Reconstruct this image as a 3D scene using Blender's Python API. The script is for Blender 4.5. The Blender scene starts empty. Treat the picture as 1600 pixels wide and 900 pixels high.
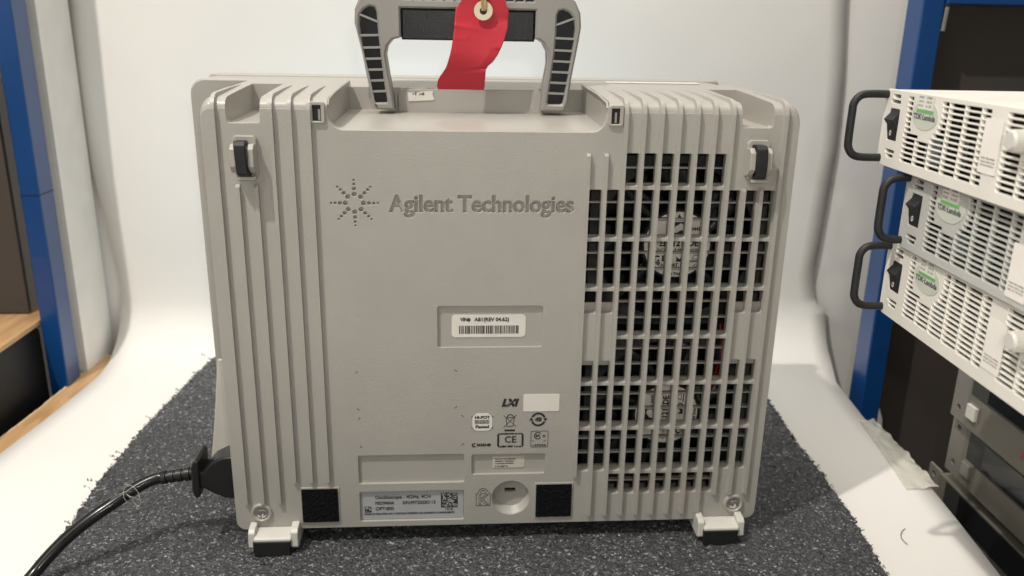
import bpy, math, random
import numpy as np
from mathutils import Vector, Matrix
from mathutils.geometry import interpolate_bezier
random.seed(7); rng = np.random.default_rng(7)
SC = bpy.context.scene
COL = SC.collection
U = 0.0118                     # one working unit (the rib pitch of the rear panel) in metres
R = math.radians

# ------------------------------------------------------------------ camera
camd = bpy.data.cameras.new('camera'); cam = bpy.data.objects.new('camera', camd); COL.objects.link(cam)
camd.sensor_width = 36; camd.lens = 1304.15/1600*36; camd.clip_start = 0.02; camd.clip_end = 60
fw = Vector((0.07120432, 0.95264619, -0.29562676)); rt = Vector((0.99745484, -0.06910783, 0.01754843)); up = Vector((0.00371268, 0.29612387, 0.95514233))
m = Matrix.Identity(4)
for i, v in enumerate((rt, up, -fw)):
    for j in range(3): m[j][i] = v[j]
m.translation = Vector((12.5154, -46.0799, 4.3572))*U
cam.matrix_world = m
SC.camera = cam
camd.dof.use_dof = True; camd.dof.focus_distance = 46*U; camd.dof.aperture_fstop = 9.0

# ------------------------------------------------------------------ world, lamps, exposure
W = bpy.data.worlds.new("World"); SC.world = W; W.use_nodes = True
bg = W.node_tree.nodes['Background']; bg.inputs[0].default_value = (1.0, 0.965, 0.91, 1); bg.inputs[1].default_value = 0.15
def lamp(name, kind, loc, power, col, size=0.1, target=None, sizey=None):
    l = bpy.data.lights.new(name, kind); o = bpy.data.objects.new(name, l); COL.objects.link(o)
    o.location = Vector(loc)*U; l.energy = power; l.color = col
    if kind == 'AREA':
        l.size = size
        if sizey: l.shape = 'RECTANGLE'; l.size_y = sizey
    else: l.shadow_soft_size = size
    if target is not None:
        o.rotation_euler = (Vector(target)-Vector(loc)).to_track_quat('-Z', 'Y').to_euler()
    return o
lamp('ceiling_spotlight', 'POINT', (-45, -50, 125), 104, (1.0, 0.945, 0.87), 0.018)
lamp('ceiling_panel', 'AREA', (22, 2, 160), 27, (1.0, 0.965, 0.91), 1.5, (20, 0, -20), 1.5)
lamp('left_fill', 'AREA', (-60, -72, 56), 5.0, (1.0, 0.96, 0.90), 0.8, (25, 0, -10), 1.2)  # unseen soft fill added to brighten left-facing fronts and edge highlights
lamp('bench_lamp', 'POINT', (14.6, -50, 8), 3.0, (1.0, 0.94, 0.86), 0.008)
SC.view_settings.view_transform = 'Standard'; SC.view_settings.look = 'None'; SC.view_settings.exposure = -0.1; SC.view_settings.gamma = 1
SC.render.resolution_x = 1024; SC.render.resolution_y = 576

# ------------------------------------------------------------------ materials
def nd(nt, t, **kw):
    n = nt.nodes.new(t)
    for k, v in kw.items(): setattr(n, k, v)
    return n
def mat(name, col, rough=0.5, metal=0.0, spec=0.5, var=0.06, scale=60, bump=0.0, bscale=400, coat=0.0, emit=None, alpha=1.0, trans=0.0):
    M = bpy.data.materials.new(name); M.use_nodes = True; nt = M.node_tree; b = nt.nodes['Principled BSDF']
    b.inputs['Roughness'].default_value = rough; b.inputs['Metallic'].default_value = metal
    b.inputs['Specular IOR Level'].default_value = spec; b.inputs['Coat Weight'].default_value = coat
    b.inputs['Alpha'].default_value = alpha; b.inputs['Transmission Weight'].default_value = trans
    tc = nd(nt, 'ShaderNodeTexCoord')
    if var > 0:
        n = nd(nt, 'ShaderNodeTexNoise'); n.inputs['Scale'].default_value = scale; n.inputs['Detail'].default_value = 6
        nt.links.new(tc.outputs['Object'], n.inputs['Vector'])
        r = nd(nt, 'ShaderNodeValToRGB'); r.color_ramp.elements[0].position = 0.3; r.color_ramp.elements[1].position = 0.7
        r.color_ramp.elements[0].color = (*[c*(1-var) for c in col], 1); r.color_ramp.elements[1].color = (*[min(1, c*(1+var)) for c in col], 1)
        nt.links.new(n.outputs['Fac'], r.inputs['Fac']); nt.links.new(r.outputs['Color'], b.inputs['Base Color'])
        mr = nd(nt, 'ShaderNodeMapRange'); mr.inputs['To Min'].default_value = max(0.02, rough-0.06); mr.inputs['To Max'].default_value = min(1, rough+0.06)
        nt.links.new(n.outputs['Fac'], mr.inputs['Value']); nt.links.new(mr.outputs['Result'], b.inputs['Roughness'])
    else: b.inputs['Base Color'].default_value = (*col, 1)
    if bump > 0:
        n2 = nd(nt, 'ShaderNodeTexNoise'); n2.inputs['Scale'].default_value = bscale; n2.inputs['Detail'].default_value = 3
        nt.links.new(tc.outputs['Object'], n2.inputs['Vector'])
        bp = nd(nt, 'ShaderNodeBump'); bp.inputs['Strength'].default_value = bump; bp.inputs['Distance'].default_value = 0.0006
        nt.links.new(n2.outputs['Fac'], bp.inputs['Height']); nt.links.new(bp.outputs['Normal'], b.inputs['Normal'])
    if emit: b.inputs['Emission Color'].default_value = (*emit[0], 1); b.inputs['Emission Strength'].default_value = emit[1]
    return M
PL = mat('warm_grey_plastic', (0.385, 0.371, 0.337), 0.36, var=0.035, scale=24, bump=0.35, bscale=900)
PLS = mat('smooth_grey_plastic', (0.385, 0.368, 0.33), 0.32, var=0.02, scale=30, bump=0.1, bscale=900)
HND = mat("handle_grey_plastic", (0.275, 0.263, 0.245), 0.38, var=0.03, scale=30, bump=0.15, bscale=900)
CREAM = mat('cream_plastic', (0.60, 0.582, 0.53), 0.38, var=0.03, bump=0.1)
BUMPER = mat('pale_bumper_plastic', (0.60, 0.575, 0.51), 0.45, var=0.03, bump=0.1)
BLK = mat('black_rubber', (0.011, 0.011, 0.012), 0.55, var=0.25, scale=200, bump=0.2)
GRIP = mat('dark_grip_rubber', (0.010, 0.011, 0.014), 0.36, spec=0.3, var=0.15, scale=90, bump=0.25, bscale=700)
LADDER = mat('dark_handle_pocket', (0.012, 0.015, 0.021), 0.5, var=0.1)
CORD = mat('black_cord_vinyl', (0.011, 0.011, 0.011), 0.22, var=0.1)
PLUG = mat('black_plug_vinyl', (0.012, 0.012, 0.012), 0.33, var=0.15, bump=0.15, bscale=300)
VELC = mat('black_velcro', (0.006, 0.006, 0.007), 0.95, spec=0.15, var=0.8, scale=700, bump=1.0, bscale=900)
SCREW = mat('bright_screw_steel', (0.75, 0.74, 0.72), 0.18, metal=1.0, var=0.05)
LABW = mat('white_label', (0.74, 0.72, 0.66), 0.45, var=0.03)
LABG = mat('silver_grey_label', (0.40, 0.41, 0.42), 0.4, var=0.03)
LABS = mat('pale_foil_label', (0.55, 0.52, 0.45), 0.3, var=0.1, scale=120)
LABF = mat('fan_label_paper', (0.84, 0.82, 0.76), 0.5, var=0.04)
INK = mat('black_ink', (0.02, 0.02, 0.02), 0.5, var=0)
INKG = mat('grey_ink', (0.12, 0.12, 0.12), 0.5, var=0)
DARKI = mat('dark_interior', (0.006, 0.006, 0.007), 0.6, var=0.5, scale=50)
FAN = mat('black_fan_plastic', (0.016, 0.017, 0.018), 0.38, var=0.3, scale=40)
WIRE = mat('red_wire_insulation', (0.20, 0.018, 0.012), 0.4, var=0)
THIN = mat('inner_bar_plastic', (0.36, 0.34, 0.30), 0.35, var=0.03)
RED = mat('red_paper_tag', (0.52, 0.020, 0.038), 0.55, var=0.05, scale=25, bump=0.5, bscale=120)
GROM = mat('cream_reinforcing_ring', (0.68, 0.60, 0.45), 0.6, var=0.05)
STR = mat('tan_string', (0.45, 0.33, 0.15), 0.7, var=0.2, scale=300)
BLUE = mat('blue_painted_steel', (0.003, 0.048, 0.185), 0.32, var=0.08, scale=20, coat=0.25)
BROWN = mat('taupe_panel', (0.062, 0.051, 0.043), 0.7, var=0.06, scale=15)
WALL = mat('white_painted_wall', (0.82, 0.795, 0.76), 0.7, var=0.03, scale=4, bump=0.1, bscale=80)
FOAMB = mat('white_foam_board', (0.80, 0.765, 0.71), 0.65, var=0.04, scale=30)
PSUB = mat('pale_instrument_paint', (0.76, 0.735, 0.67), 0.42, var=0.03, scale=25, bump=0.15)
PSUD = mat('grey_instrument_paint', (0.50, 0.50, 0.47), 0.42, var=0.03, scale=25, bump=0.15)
DKI = mat('shade_darkened_paint', (0.15, 0.14, 0.115), 0.5, var=0.06, scale=25)  # shade over the lower rack instruments is put into this darker base colour
DKE = mat('rack_ear_paint', (0.19, 0.175, 0.16), 0.5, var=0.08, scale=25)  # ear paint likewise darkened to carry the lower rack's shade
CHAR = mat('charcoal_panel', (0.03, 0.03, 0.029), 0.5, var=0.1)
SCR = mat('black_display_glass', (0.006, 0.007, 0.01), 0.12, var=0)
GREEN = mat('green_print', (0.16, 0.42, 0.14), 0.5, var=0.05)
LOGOB = mat('pale_green_badge', (0.56, 0.59, 0.51), 0.4, var=0.02)
LBLUE = mat('pale_blue_component', (0.42, 0.55, 0.62), 0.5, var=0.15, scale=60)
BLKBOX = mat('black_instrument_case', (0.009, 0.0085, 0.008), 0.5, spec=0.25, var=0.2, scale=30, bump=0.1)
FLOOR = mat('dark_floor', (0.06, 0.05, 0.045), 0.7, var=0.2, scale=3)
REDI = mat('red_ink', (0.35, 0.03, 0.02), 0.5, var=0)
SCREEN = mat('lit_display', (0.02, 0.02, 0.02), 0.2, var=0, emit=((0.62, 0.86, 1.0), 2.3))
PAPER = mat('white_backdrop_paper', (0.785, 0.76, 0.715), 0.75, var=0.012, scale=6, bump=0.0)
# gentle paper ripples
nt = PAPER.node_tree; b = nt.nodes['Principled BSDF']; tc = nt.nodes['Texture Coordinate']
n = nd(nt, 'ShaderNodeTexNoise'); n.inputs['Scale'].default_value = 7; n.inputs['Detail'].default_value = 2; n.inputs['Distortion'].default_value = 0.6
nt.links.new(tc.outputs['Object'], n.inputs['Vector'])
bp = nd(nt, 'ShaderNodeBump'); bp.inputs['Strength'].default_value = 0.35; bp.inputs['Distance'].default_value = 0.006
nt.links.new(n.outputs['Fac'], bp.inputs['Height']); nt.links.new(bp.outputs['Normal'], b.inputs['Normal'])
# wood
def wood(name, c1, c2, scale):
    M = mat(name, c1, 0.5, var=0); nt = M.node_tree; b = nt.nodes['Principled BSDF']; tc = nt.nodes['Texture Coordinate']
    mp = nd(nt, 'ShaderNodeMapping'); mp.inputs['Scale'].default_value = (9, 1, 9); nt.links.new(tc.outputs['Object'], mp.inputs['Vector'])
    n = nd(nt, 'ShaderNodeTexNoise'); n.inputs['Scale'].default_value = scale; n.inputs['Detail'].default_value = 8; n.inputs['Distortion'].default_value = 1.0
    nt.links.new(mp.outputs['Vector'], n.inputs['Vector'])
    r = nd(nt, 'ShaderNodeValToRGB'); r.color_ramp.elements[0].color = (*c1, 1); r.color_ramp.elements[1].color = (*c2, 1)
    r.color_ramp.elements[0].position = 0.35; r.color_ramp.elements[1].position = 0.68
    nt.links.new(n.outputs['Fac'], r.inputs['Fac']); nt.links.new(r.outputs['Color'], b.inputs['Base Color'])
    bp = nd(nt, 'ShaderNodeBump'); bp.inputs['Strength'].default_value = 0.2; bp.inputs['Distance'].default_value = 0.001
    nt.links.new(n.outputs['Fac'], bp.inputs['Height']); nt.links.new(bp.outputs['Normal'], b.inputs['Normal'])
    return M
WOOD = wood('birch_plywood', (0.42, 0.245, 0.11), (0.60, 0.38, 0.19), 10)
WOODE = mat('sawn_wood_edge', (0.66, 0.47, 0.28), 0.8, var=0.2, scale=200)
# recycled foam mat: small chips of different grey, some glossy; palest ones paint in glints
def matmat():
    M = bpy.data.materials.new('charcoal_foam_chips'); M.use_nodes = True; nt = M.node_tree; b = nt.nodes['Principled BSDF']
    tc = nd(nt, 'ShaderNodeTexCoord')
    v = nd(nt, 'ShaderNodeTexVoronoi'); v.inputs['Scale'].default_value = 800; v.inputs['Randomness'].default_value = 1
    nz = nd(nt, 'ShaderNodeTexNoise'); nz.inputs['Scale'].default_value = 300; nz.inputs['Detail'].default_value = 2
    mx = nd(nt, 'ShaderNodeMixRGB'); mx.inputs['Fac'].default_value = 0.006
    nt.links.new(tc.outputs['Object'], nz.inputs['Vector']); nt.links.new(tc.outputs['Object'], mx.inputs[1]); nt.links.new(nz.outputs['Color'], mx.inputs[2])
    nt.links.new(mx.outputs['Color'], v.inputs['Vector'])
    sp = nd(nt, 'ShaderNodeSeparateColor'); nt.links.new(v.outputs['Color'], sp.inputs['Color'])
    r = nd(nt, 'ShaderNodeValToRGB'); e = r.color_ramp.elements
    e[0].position = 0; e[0].color = (0.020, 0.021, 0.023, 1); e[1].position = 1.0; e[1].color = (0.42, 0.42, 0.42, 1)
    for p, c in ((0.5, 0.050), (0.80, 0.078), (0.93, 0.13), (0.972, 0.32)):
        x = e.new(p); x.color = (c*0.97, c*0.99, c*1.04, 1)
    nt.links.new(sp.outputs['Red'], r.inputs['Fac']); nt.links.new(r.outputs['Color'], b.inputs['Base Color'])
    rr = nd(nt, 'ShaderNodeMapRange'); rr.inputs['To Min'].default_value = 0.15; rr.inputs['To Max'].default_value = 0.8
    nt.links.new(sp.outputs['Green'], rr.inputs['Value']); nt.links.new(rr.outputs['Result'], b.inputs['Roughness'])
    n2 = nd(nt, 'ShaderNodeTexNoise'); n2.inputs['Scale'].default_value = 330; n2.inputs['Detail'].default_value = 5
    nt.links.new(tc.outputs['Object'], n2.inputs['Vector'])
    bp = nd(nt, 'ShaderNodeBump'); bp.inputs['Strength'].default_value = 1.0; bp.inputs['Distance'].default_value = 0.003
    nt.links.new(n2.outputs['Fac'], bp.inputs['Height']); nt.links.new(bp.outputs['Normal'], b.inputs['Normal'])
    return M
MATM = matmat()
CLEAR = mat('clear_plastic_film', (0.85, 0.84, 0.78), 0.15, var=0, alpha=0.34)
CLEARW = mat('translucent_tape', (0.78, 0.76, 0.66), 0.22, var=0.08, scale=40, alpha=0.62)

# ------------------------------------------------------------------ geometry helpers (all in working units)
class MB:
    def __init__(s): s.v = []; s.f = []; s.m = []
    def add(s, v, f, mi=0):
        n = len(s.v); s.v += [tuple(p) for p in v]; s.f += [tuple(i+n for i in q) for q in f]; s.m += [mi]*len(f); return s
    def box(s, x0, x1, y0, y1, z0, z1, mi=0):
        v = [(x, y, z) for x in (x0, x1) for y in (y0, y1) for z in (z0, z1)]
        return s.add(v, [(0, 1, 3, 2), (4, 6, 7, 5), (0, 4, 5, 1), (2, 3, 7, 6), (0, 2, 6, 4), (1, 5, 7, 3)], mi)
    def prism(s, poly, a0, a1, axis, mi=0):
        # poly: list of 2D points in the plane of the two other axes (order x,y,z without axis), convex or simple
        n = len(poly); area = sum(poly[i][0]*poly[(i+1) % n][1]-poly[(i+1) % n][0]*poly[i][1] for i in range(n))
        if area < 0: poly = poly[::-1]
        def P(p, a):
            return {'x': (a, p[0], p[1]), 'y': (p[0], a, p[1]), 'z': (p[0], p[1], a)}[axis]
        v = [P(p, a0) for p in poly]+[P(p, a1) for p in poly]
        f = [tuple(range(n))[::-1], tuple(range(n, 2*n))]+[(i, (i+1) % n, n+(i+1) % n, n+i) for i in range(n)]
        if axis == 'y': f = [q[::-1] for q in f]
        return s.add(v, f, mi)
    def tube(s, path, r, seg=12, mi=0, cap=True):
        P = [Vector(p) for p in path]; rr = r if isinstance(r, (list, tuple)) else [r]*len(P)
        t = [(P[min(i+1, len(P)-1)]-P[max(i-1, 0)]).normalized() for i in range(len(P))]
        nrm = t[0].orthogonal().normalized(); v = []
        for i, p in enumerate(P):
            nrm = (nrm-t[i]*nrm.dot(t[i])).normalized(); bn = t[i].cross(nrm)
            for k in range(seg):
                a = 2*math.pi*k/seg; v.append(p+(nrm*math.cos(a)+bn*math.sin(a))*rr[i])
        f = [(i*seg+k, i*seg+(k+1) % seg, (i+1)*seg+(k+1) % seg, (i+1)*seg+k) for i in range(len(P)-1) for k in range(seg)]
        if cap: f += [tuple(range(seg))[::-1], tuple(range((len(P)-1)*seg, len(P)*seg))]
        return s.add(v, f, mi)
    def lathe(s, prof, c, ax, seg=32, mi=0):
        # prof: (radius, height along ax) list
        ax = Vector(ax).normalized(); a = ax.orthogonal().normalized(); b = ax.cross(a); c = Vector(c); v = []
        for r, h in prof:
            for k in range(seg):
                t = 2*math.pi*k/seg; v.append(c+ax*h+(a*math.cos(t)+b*math.sin(t))*max(r, 1e-4))
        f = [(i*seg+k, i*seg+(k+1) % seg, (i+1)*seg+(k+1) % seg, (i+1)*seg+k) for i in range(len(prof)-1) for k in range(seg)]
        return s.add(v, f, mi)
    def grid(s, fn, nu, nv, mi=0):
        v = [fn(i/(nu-1), j/(nv-1)) for i in range(nu) for j in range(nv)]
        return s.add(v, [(i*nv+j, (i+1)*nv+j, (i+1)*nv+j+1, i*nv+j+1) for i in range(nu-1) for j in range(nv-1)], mi)

ORG = {}
def build(name, mb, mats, parent=None, org=(0, 0, 0), bevel=0, smooth=35, solid=0, flat=False):
    if parent is not None: org = ORG[parent.name]
    v = [((p[0]-org[0])*U, (p[1]-org[1])*U, (p[2]-org[2])*U) for p in mb.v]
    me = bpy.data.meshes.new(name); me.from_pydata(v, [], mb.f); me.validate()
    mats = mats if isinstance(mats, (list, tuple)) else [mats]
    for q in mats: me.materials.append(q)
    if len(mats) > 1 and len(me.polygons) == len(mb.m): me.polygons.foreach_set('material_index', mb.m)
    if smooth:
        me.polygons.foreach_set('use_smooth', [True]*len(me.polygons)); me.set_sharp_from_angle(angle=R(smooth))
    if flat:
        for p in me.polygons:
            if max(abs(c) for c in p.normal) > .9999: p.use_smooth = False
    me.update()
    o = bpy.data.objects.new(name, me); COL.objects.link(o); ORG[o.name] = org
    if parent is not None: o.parent = parent
    else: o.location = Vector(org)*U
    if solid:
        md = o.modifiers.new('solid', 'SOLIDIFY'); md.thickness = solid*U; md.offset = 0
    if bevel:
        md = o.modifiers.new('bevel', 'BEVEL'); md.width = bevel*U; md.segments = 2; md.limit_method = 'ANGLE'; md.angle_limit = R(40); md.harden_normals = True
    return o
def thing(name, label, cat, org, group=None):
    o = bpy.data.objects.new(name, None); COL.objects.link(o); o.location = Vector(org)*U; o.empty_display_size = 0.02
    ORG[o.name] = org; o['label'] = label; o['category'] = cat
    if group: o['group'] = group
    return o
def tag(o, label, cat, group=None):
    o['label'] = label; o['category'] = cat
    if group: o['group'] = group
    return o
def struct(o, kind='structure'): o['kind'] = kind; return o

def rrect(x0, x1, y0, y1, r, n=4):
    r = min(r, (x1-x0)/2*0.98, (y1-y0)/2*0.98); pts = []
    for cx, cy, a0 in ((x1-r, y1-r, 0), (x0+r, y1-r, 90), (x0+r, y0+r, 180), (x1-r, y0+r, 270)):
        for k in range(n+1):
            a = R(a0+90*k/n); pts.append((cx+r*math.cos(a), cy+r*math.sin(a)))
    return pts
def circ(cx, cy, r, n=24, ry=None): return [(cx+r*math.cos(2*math.pi*k/n), cy+(ry or r)*math.sin(2*math.pi*k/n)) for k in range(n)]
from mathutils.geometry import delaunay_2d_cdt
def _area(p): return sum(p[i][0]*p[(i+1) % len(p)][1]-p[(i+1) % len(p)][0]*p[i][1] for i in range(len(p)))/2
def _inside(P, px, py):
    P = np.asarray(P); x0, y0 = P[:, 0], P[:, 1]; x1, y1 = np.roll(x0, -1), np.roll(y0, -1)
    px = np.atleast_1d(px)[:, None]; py = np.atleast_1d(py)[:, None]
    with np.errstate(divide='ignore', invalid='ignore'):
        c = ((y0 > py) != (y1 > py)) & (px < (x1-x0)*(py-y0)/(y1-y0)+x0)
    return c.sum(1) % 2 == 1
def plate(polys, t, bev=0.0, res=1):
    """filled outline with holes (even-odd), extruded to z 0..t with a chamfered front edge"""
    Q = []
    for p in polys:
        q = []
        for a in p:
            if not q or math.hypot(a[0]-q[-1][0], a[1]-q[-1][1]) > 1e-4: q.append((float(a[0]), float(a[1])))
        while len(q) > 2 and math.hypot(q[0][0]-q[-1][0], q[0][1]-q[-1][1]) < 1e-4: q.pop()
        if len(q) > 2: Q.append(q)
    bb = [(min(x for x, _ in q), max(x for x, _ in q), min(y for _, y in q), max(y for _, y in q)) for q in Q]
    out = []
    for i, q in enumerate(Q):
        d = 0; px, py = q[0]
        for j, o in enumerate(Q):
            if j != i and bb[j][0] <= px <= bb[j][1] and bb[j][2] <= py <= bb[j][3] and _inside(o, px, py)[0]: d += 1
        if (_area(q) > 0) != (d % 2 == 0): q = q[::-1]
        out.append(q)
    V = []; O = []; E = []; loops = []
    for q in out:
        n = len(q); b0 = len(V); loops.append((b0, n))
        for i in range(n):
            ax, ay = q[i-1]; bx, by = q[i]; cx, cy = q[(i+1) % n]
            n1 = Vector((-(by-ay), bx-ax)).normalized(); n2 = Vector((-(cy-by), cx-bx)).normalized(); nn = n1+n2
            nn = nn.normalized() if nn.length > 1e-6 else n1
            k = bev/max(.5, nn.dot(n1)); V.append((bx, by)); O.append((bx+nn.x*k, by+nn.y*k)); E.append((b0+i, b0+(i+1) % n))
    r = delaunay_2d_cdt([Vector(p) for p in V], E, [], 0, 1e-6)
    tv = [tuple(p) for p in r[0]]; tri = np.array([f for f in r[2]]); orig = r[3]
    P = np.array(tv); C = P[tri].mean(1); ins = np.zeros(len(tri), bool)
    for q, bx_ in zip(out, [None]*len(out)):
        x0, x1 = min(a for a, _ in q), max(a for a, _ in q); y0, y1 = min(b for _, b in q), max(b for _, b in q)
        m_ = (C[:, 0] >= x0) & (C[:, 0] <= x1) & (C[:, 1] >= y0) & (C[:, 1] <= y1); k = np.where(m_)[0]
        if len(k): ins[k] ^= _inside(q, C[k, 0], C[k, 1])
    idx = [o[0] if len(o) else None for o in orig]
    verts = [(O[i][0], O[i][1], t) if i is not None else (*tv[k], t) for k, i in enumerate(idx)]; nf = len(verts)
    verts += [(p[0], p[1], 0.0) for p in tv]; faces = []
    for f in tri[ins]:
        a, b_, c = (int(k) for k in f)
        if (tv[b_][0]-tv[a][0])*(tv[c][1]-tv[a][1])-(tv[b_][1]-tv[a][1])*(tv[c][0]-tv[a][0]) < 0: b_, c = c, b_
        faces += [(a, b_, c), (nf+c, nf+b_, nf+a)]
    where = {}
    for k, i in enumerate(orig):
        for q in i: where[q] = k
    for b0, n in loops:
        mid = len(verts)
        if bev > 0: verts += [(V[b0+i][0], V[b0+i][1], t-bev) for i in range(n)]
        for i in range(n):
            a, c = where.get(b0+i), where.get(b0+(i+1) % n)
            if a is None or c is None or a == c: continue
            if bev > 0: faces += [(mid+i, mid+(i+1) % n, c, a), (nf+a, nf+c, mid+(i+1) % n, mid+i)]
            else: faces += [(nf+a, nf+c, c, a)]
    return verts, faces
_tc = {}
def text_polys(s, x, y, h, w=None, bold=0.0, align='L', rot=0, shear=0.0):
    """outlines of a line of text; x,y baseline start, h cap height, w total width"""
    key = s
    if key not in _tc:
        cu = bpy.data.curves.new('t', 'FONT'); cu.body = s; o = bpy.data.objects.new('t', cu); COL.objects.link(o)
        dg = bpy.context.evaluated_depsgraph_get(); c = o.evaluated_get(dg).to_curve(dg); P = []
        for sp in c.splines:
            if sp.type == 'BEZIER':
                pts = []; bps = sp.bezier_points; n = len(bps)
                for i in range(n):
                    a, b = bps[i], bps[(i+1) % n]
                    straight = (a.handle_right-a.co).length < 1e-5 and (b.handle_left-b.co).length < 1e-5
                    q = interpolate_bezier(a.co, a.handle_right, b.handle_left, b.co, 2 if straight else 5)[:-1]
                    pts += [(p.x, p.y) for p in q]
            else: pts = [(p.co.x, p.co.y) for p in sp.points]
            cl = []
            for p in pts:
                if not cl or math.hypot(p[0]-cl[-1][0], p[1]-cl[-1][1]) > 1e-4: cl.append(p)
            if len(cl) > 2 and math.hypot(cl[0][0]-cl[-1][0], cl[0][1]-cl[-1][1]) < 1e-4: cl.pop()
            if len(cl) > 2: P.append(cl)
        o.evaluated_get(dg).to_curve_clear(); bpy.data.objects.remove(o); bpy.data.curves.remove(cu)
        _tc[key] = P
    P = _tc[key]; caph = 0.70
    xs = [p[0] for q in P for p in q]; mn, mxx = min(xs), max(xs)
    sy = h/caph; sx = (w/(mxx-mn)) if w else sy; out = []
    for q in P:
        q = [((p[0]-mn)*sx, p[1]*sy) for p in q]
        if bold:
            n = len(q); nq = []
            for i in range(n):
                ax, ay = q[i-1]; bx, by = q[i]; cx, cy = q[(i+1) % n]
                n1 = Vector((by-ay, -(bx-ax))); n2 = Vector((cy-by, -(cx-bx)))
                nn = (n1.normalized()+n2.normalized())
                if nn.length > 1e-6: nn = nn.normalized()*min(1.4, 1/max(0.5, nn.normalized().dot(n1.normalized())))
                nq.append((bx+bold*nn.x, by+bold*nn.y))
            q = nq
        q = [(p[0]+shear*p[1], p[1]) for p in q]
        tw = (mxx-mn)*sx; dx = {'L': 0, 'C': -tw/2, 'R': -tw}[align]; ca, sa = math.cos(R(rot)), math.sin(R(rot))
        out.append([(x+(p[0]+dx)*ca-p[1]*sa, y+(p[0]+dx)*sa+p[1]*ca) for p in q])
    return out
# bfont outlines run clockwise; find which sign makes letters fatter
_t = text_polys('I', 0, 0, 1)[0]
_ar = sum(_t[i][0]*_t[(i+1) % len(_t)][1]-_t[(i+1) % len(_t)][0]*_t[i][1] for i in range(len(_t)))
FAT = 1.0 if _ar > 0 else -1.0
def rear(v, y0): return [(p[0], y0-p[2], p[1]) for p in v]      # plate -> on the rear plane, front face at y0-t
def rplate(name, polys, y0, t, m, parent, bev=0.0, **kw):
    v, f = plate(polys, t, bev); mb = MB(); mb.add(rear(v, y0), f); return build(name, mb, m, parent, **kw)

# ================================================================== SETTING
zt = -27.65       # top of the table
# floor and room wall
o = build('floor', MB().box(-150, 200, -120, 140, -92, -90), FLOOR, org=(0, 0, -90)); struct(o)
o = build('back_wall', MB().box(-150, 200, 37.0, 39, -90, 140), WALL, org=(20, 38, -90)); struct(o)
# backdrop paper
def interp(x, X, Y): return float(np.interp(x, X, Y))
prof = [(-60, zt+.06)]+[(y, zt+.06) for y in np.arange(-50, 31.6, 2.0)]
cy, cz, rad = 31.6, zt+.06+5.2, 5.2
for k in range(1, 13):
    a = R(90*k/12); prof.append((cy+rad*math.sin(a), cz-rad*math.cos(a)))
prof += [(36.8, z) for z in np.arange(-20.5, 40, 2.0)]
mb = MB(); nv = 41; vv = []
sl = 0; S = [0]
for i in range(1, len(prof)): S.append(S[-1]+math.hypot(prof[i][0]-prof[i-1][0], prof[i][1]-prof[i-1][1]))
for (y, z) in prof:
    if y < 36.7:
        L = interp(y, [-60, -10, 14, 21, 29, 34, 36.8], [-24.5, -23.6, -22.4, -21.55, -20.85, -21.2, -21.0])
        Rr = interp(y, [-60, -20, -3.85, 1.8, 8.2, 17.4, 26, 32, 36.8], [44, 45.2, 46.45, 47.3, 48.1, 48.3, 49.4, 51.5, 52.6])
    else:
        L = interp(z, [-24.5, -22.5, -19.8, -12.6, -6.2, -2.3, 1.7, 6.2, 40], [-21.0, -20.8, -20.8, -21.45, -22.4, -22.8, -22.7, -22.4, -20])
        Rr = interp(z, [-25, -20.7, -13.1, -6.5, .5, 7.6, 40], [52.0, 50.8, 51.1, 51.5, 51.3, 50.5, 48])
    for j in range(nv):
        u = j/(nv-1); s = L+(Rr-L)*u
        bul = 0 if z < -24 else 0.35*math.sin(z*0.16+u*5)*math.sin(u*9+1)*min(1, (z+24)/8)
        edge = 0
        if z > -20 and u > 0.93: edge = -(u-0.93)/0.07*.15*min(1, (z+20)/8)
        vv.append((s, y-.25+bul*.6+edge, z))
np_ = len(prof)
mb.add(vv, [(i*nv+j, i*nv+j+1, (i+1)*nv+j+1, (i+1)*nv+j) for i in range(np_-1) for j in range(nv-1)])
o = build('paper_backdrop', mb, PAPER, org=(14, 30, zt), smooth=60, solid=0.03)
tag(o, 'white seamless paper backdrop sweeping up behind the grey instrument', 'backdrop')
# table: plywood top with a ragged left edge
pts = [(interp(y, [-60, 10, 17, 22, 27, 31, 35], [-25.5, -24.3, -23.75, -23.25, -22.95, -22.7, -22.1])+rng.uniform(-.05, .05), y) for y in np.arange(-60, 35.1, 0.4)]
tb = thing('table', 'birch plywood table with a ragged sawn left edge under the white paper', 'table', (14, -10, zt))
v, f = plate([pts+[(45.3, 35.2), (43.5, -60)]], 1.4); mb = MB(); mb.add([(p[0], p[1], zt-1.4+p[2]) for p in v], f)
build('table_top', mb, WOOD, tb, smooth=0)
mb = MB()
for i in range(len(pts)-1):
    (x0, y0), (x1, y1) = pts[i], pts[i+1]; w0 = .10+.10*rng.random()
    mb.add([(x0-.03, y0, zt-.5), (x1-.03, y1, zt-.5), (x1+w0, y1, zt+.012), (x0+w0, y0, zt+.012), (x1-.03, y1, zt+.02), (x0-.03, y0, zt+.02)], [(0, 1, 4, 5), (5, 4, 2, 3)])
build('sawn_edge', mb, WOODE, tb)
mb = MB()
for x in (-20, 38):
    for y in (-55, 28): mb.box(x, x+3, y, y+3, -90, zt-1.4)
for k in range(4): pass
for x in (-20, 38):
    for y in (-55, 28): build('leg', MB().box(x, x+3, y, y+3, -90, zt-1.41), WOOD, tb)

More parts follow.
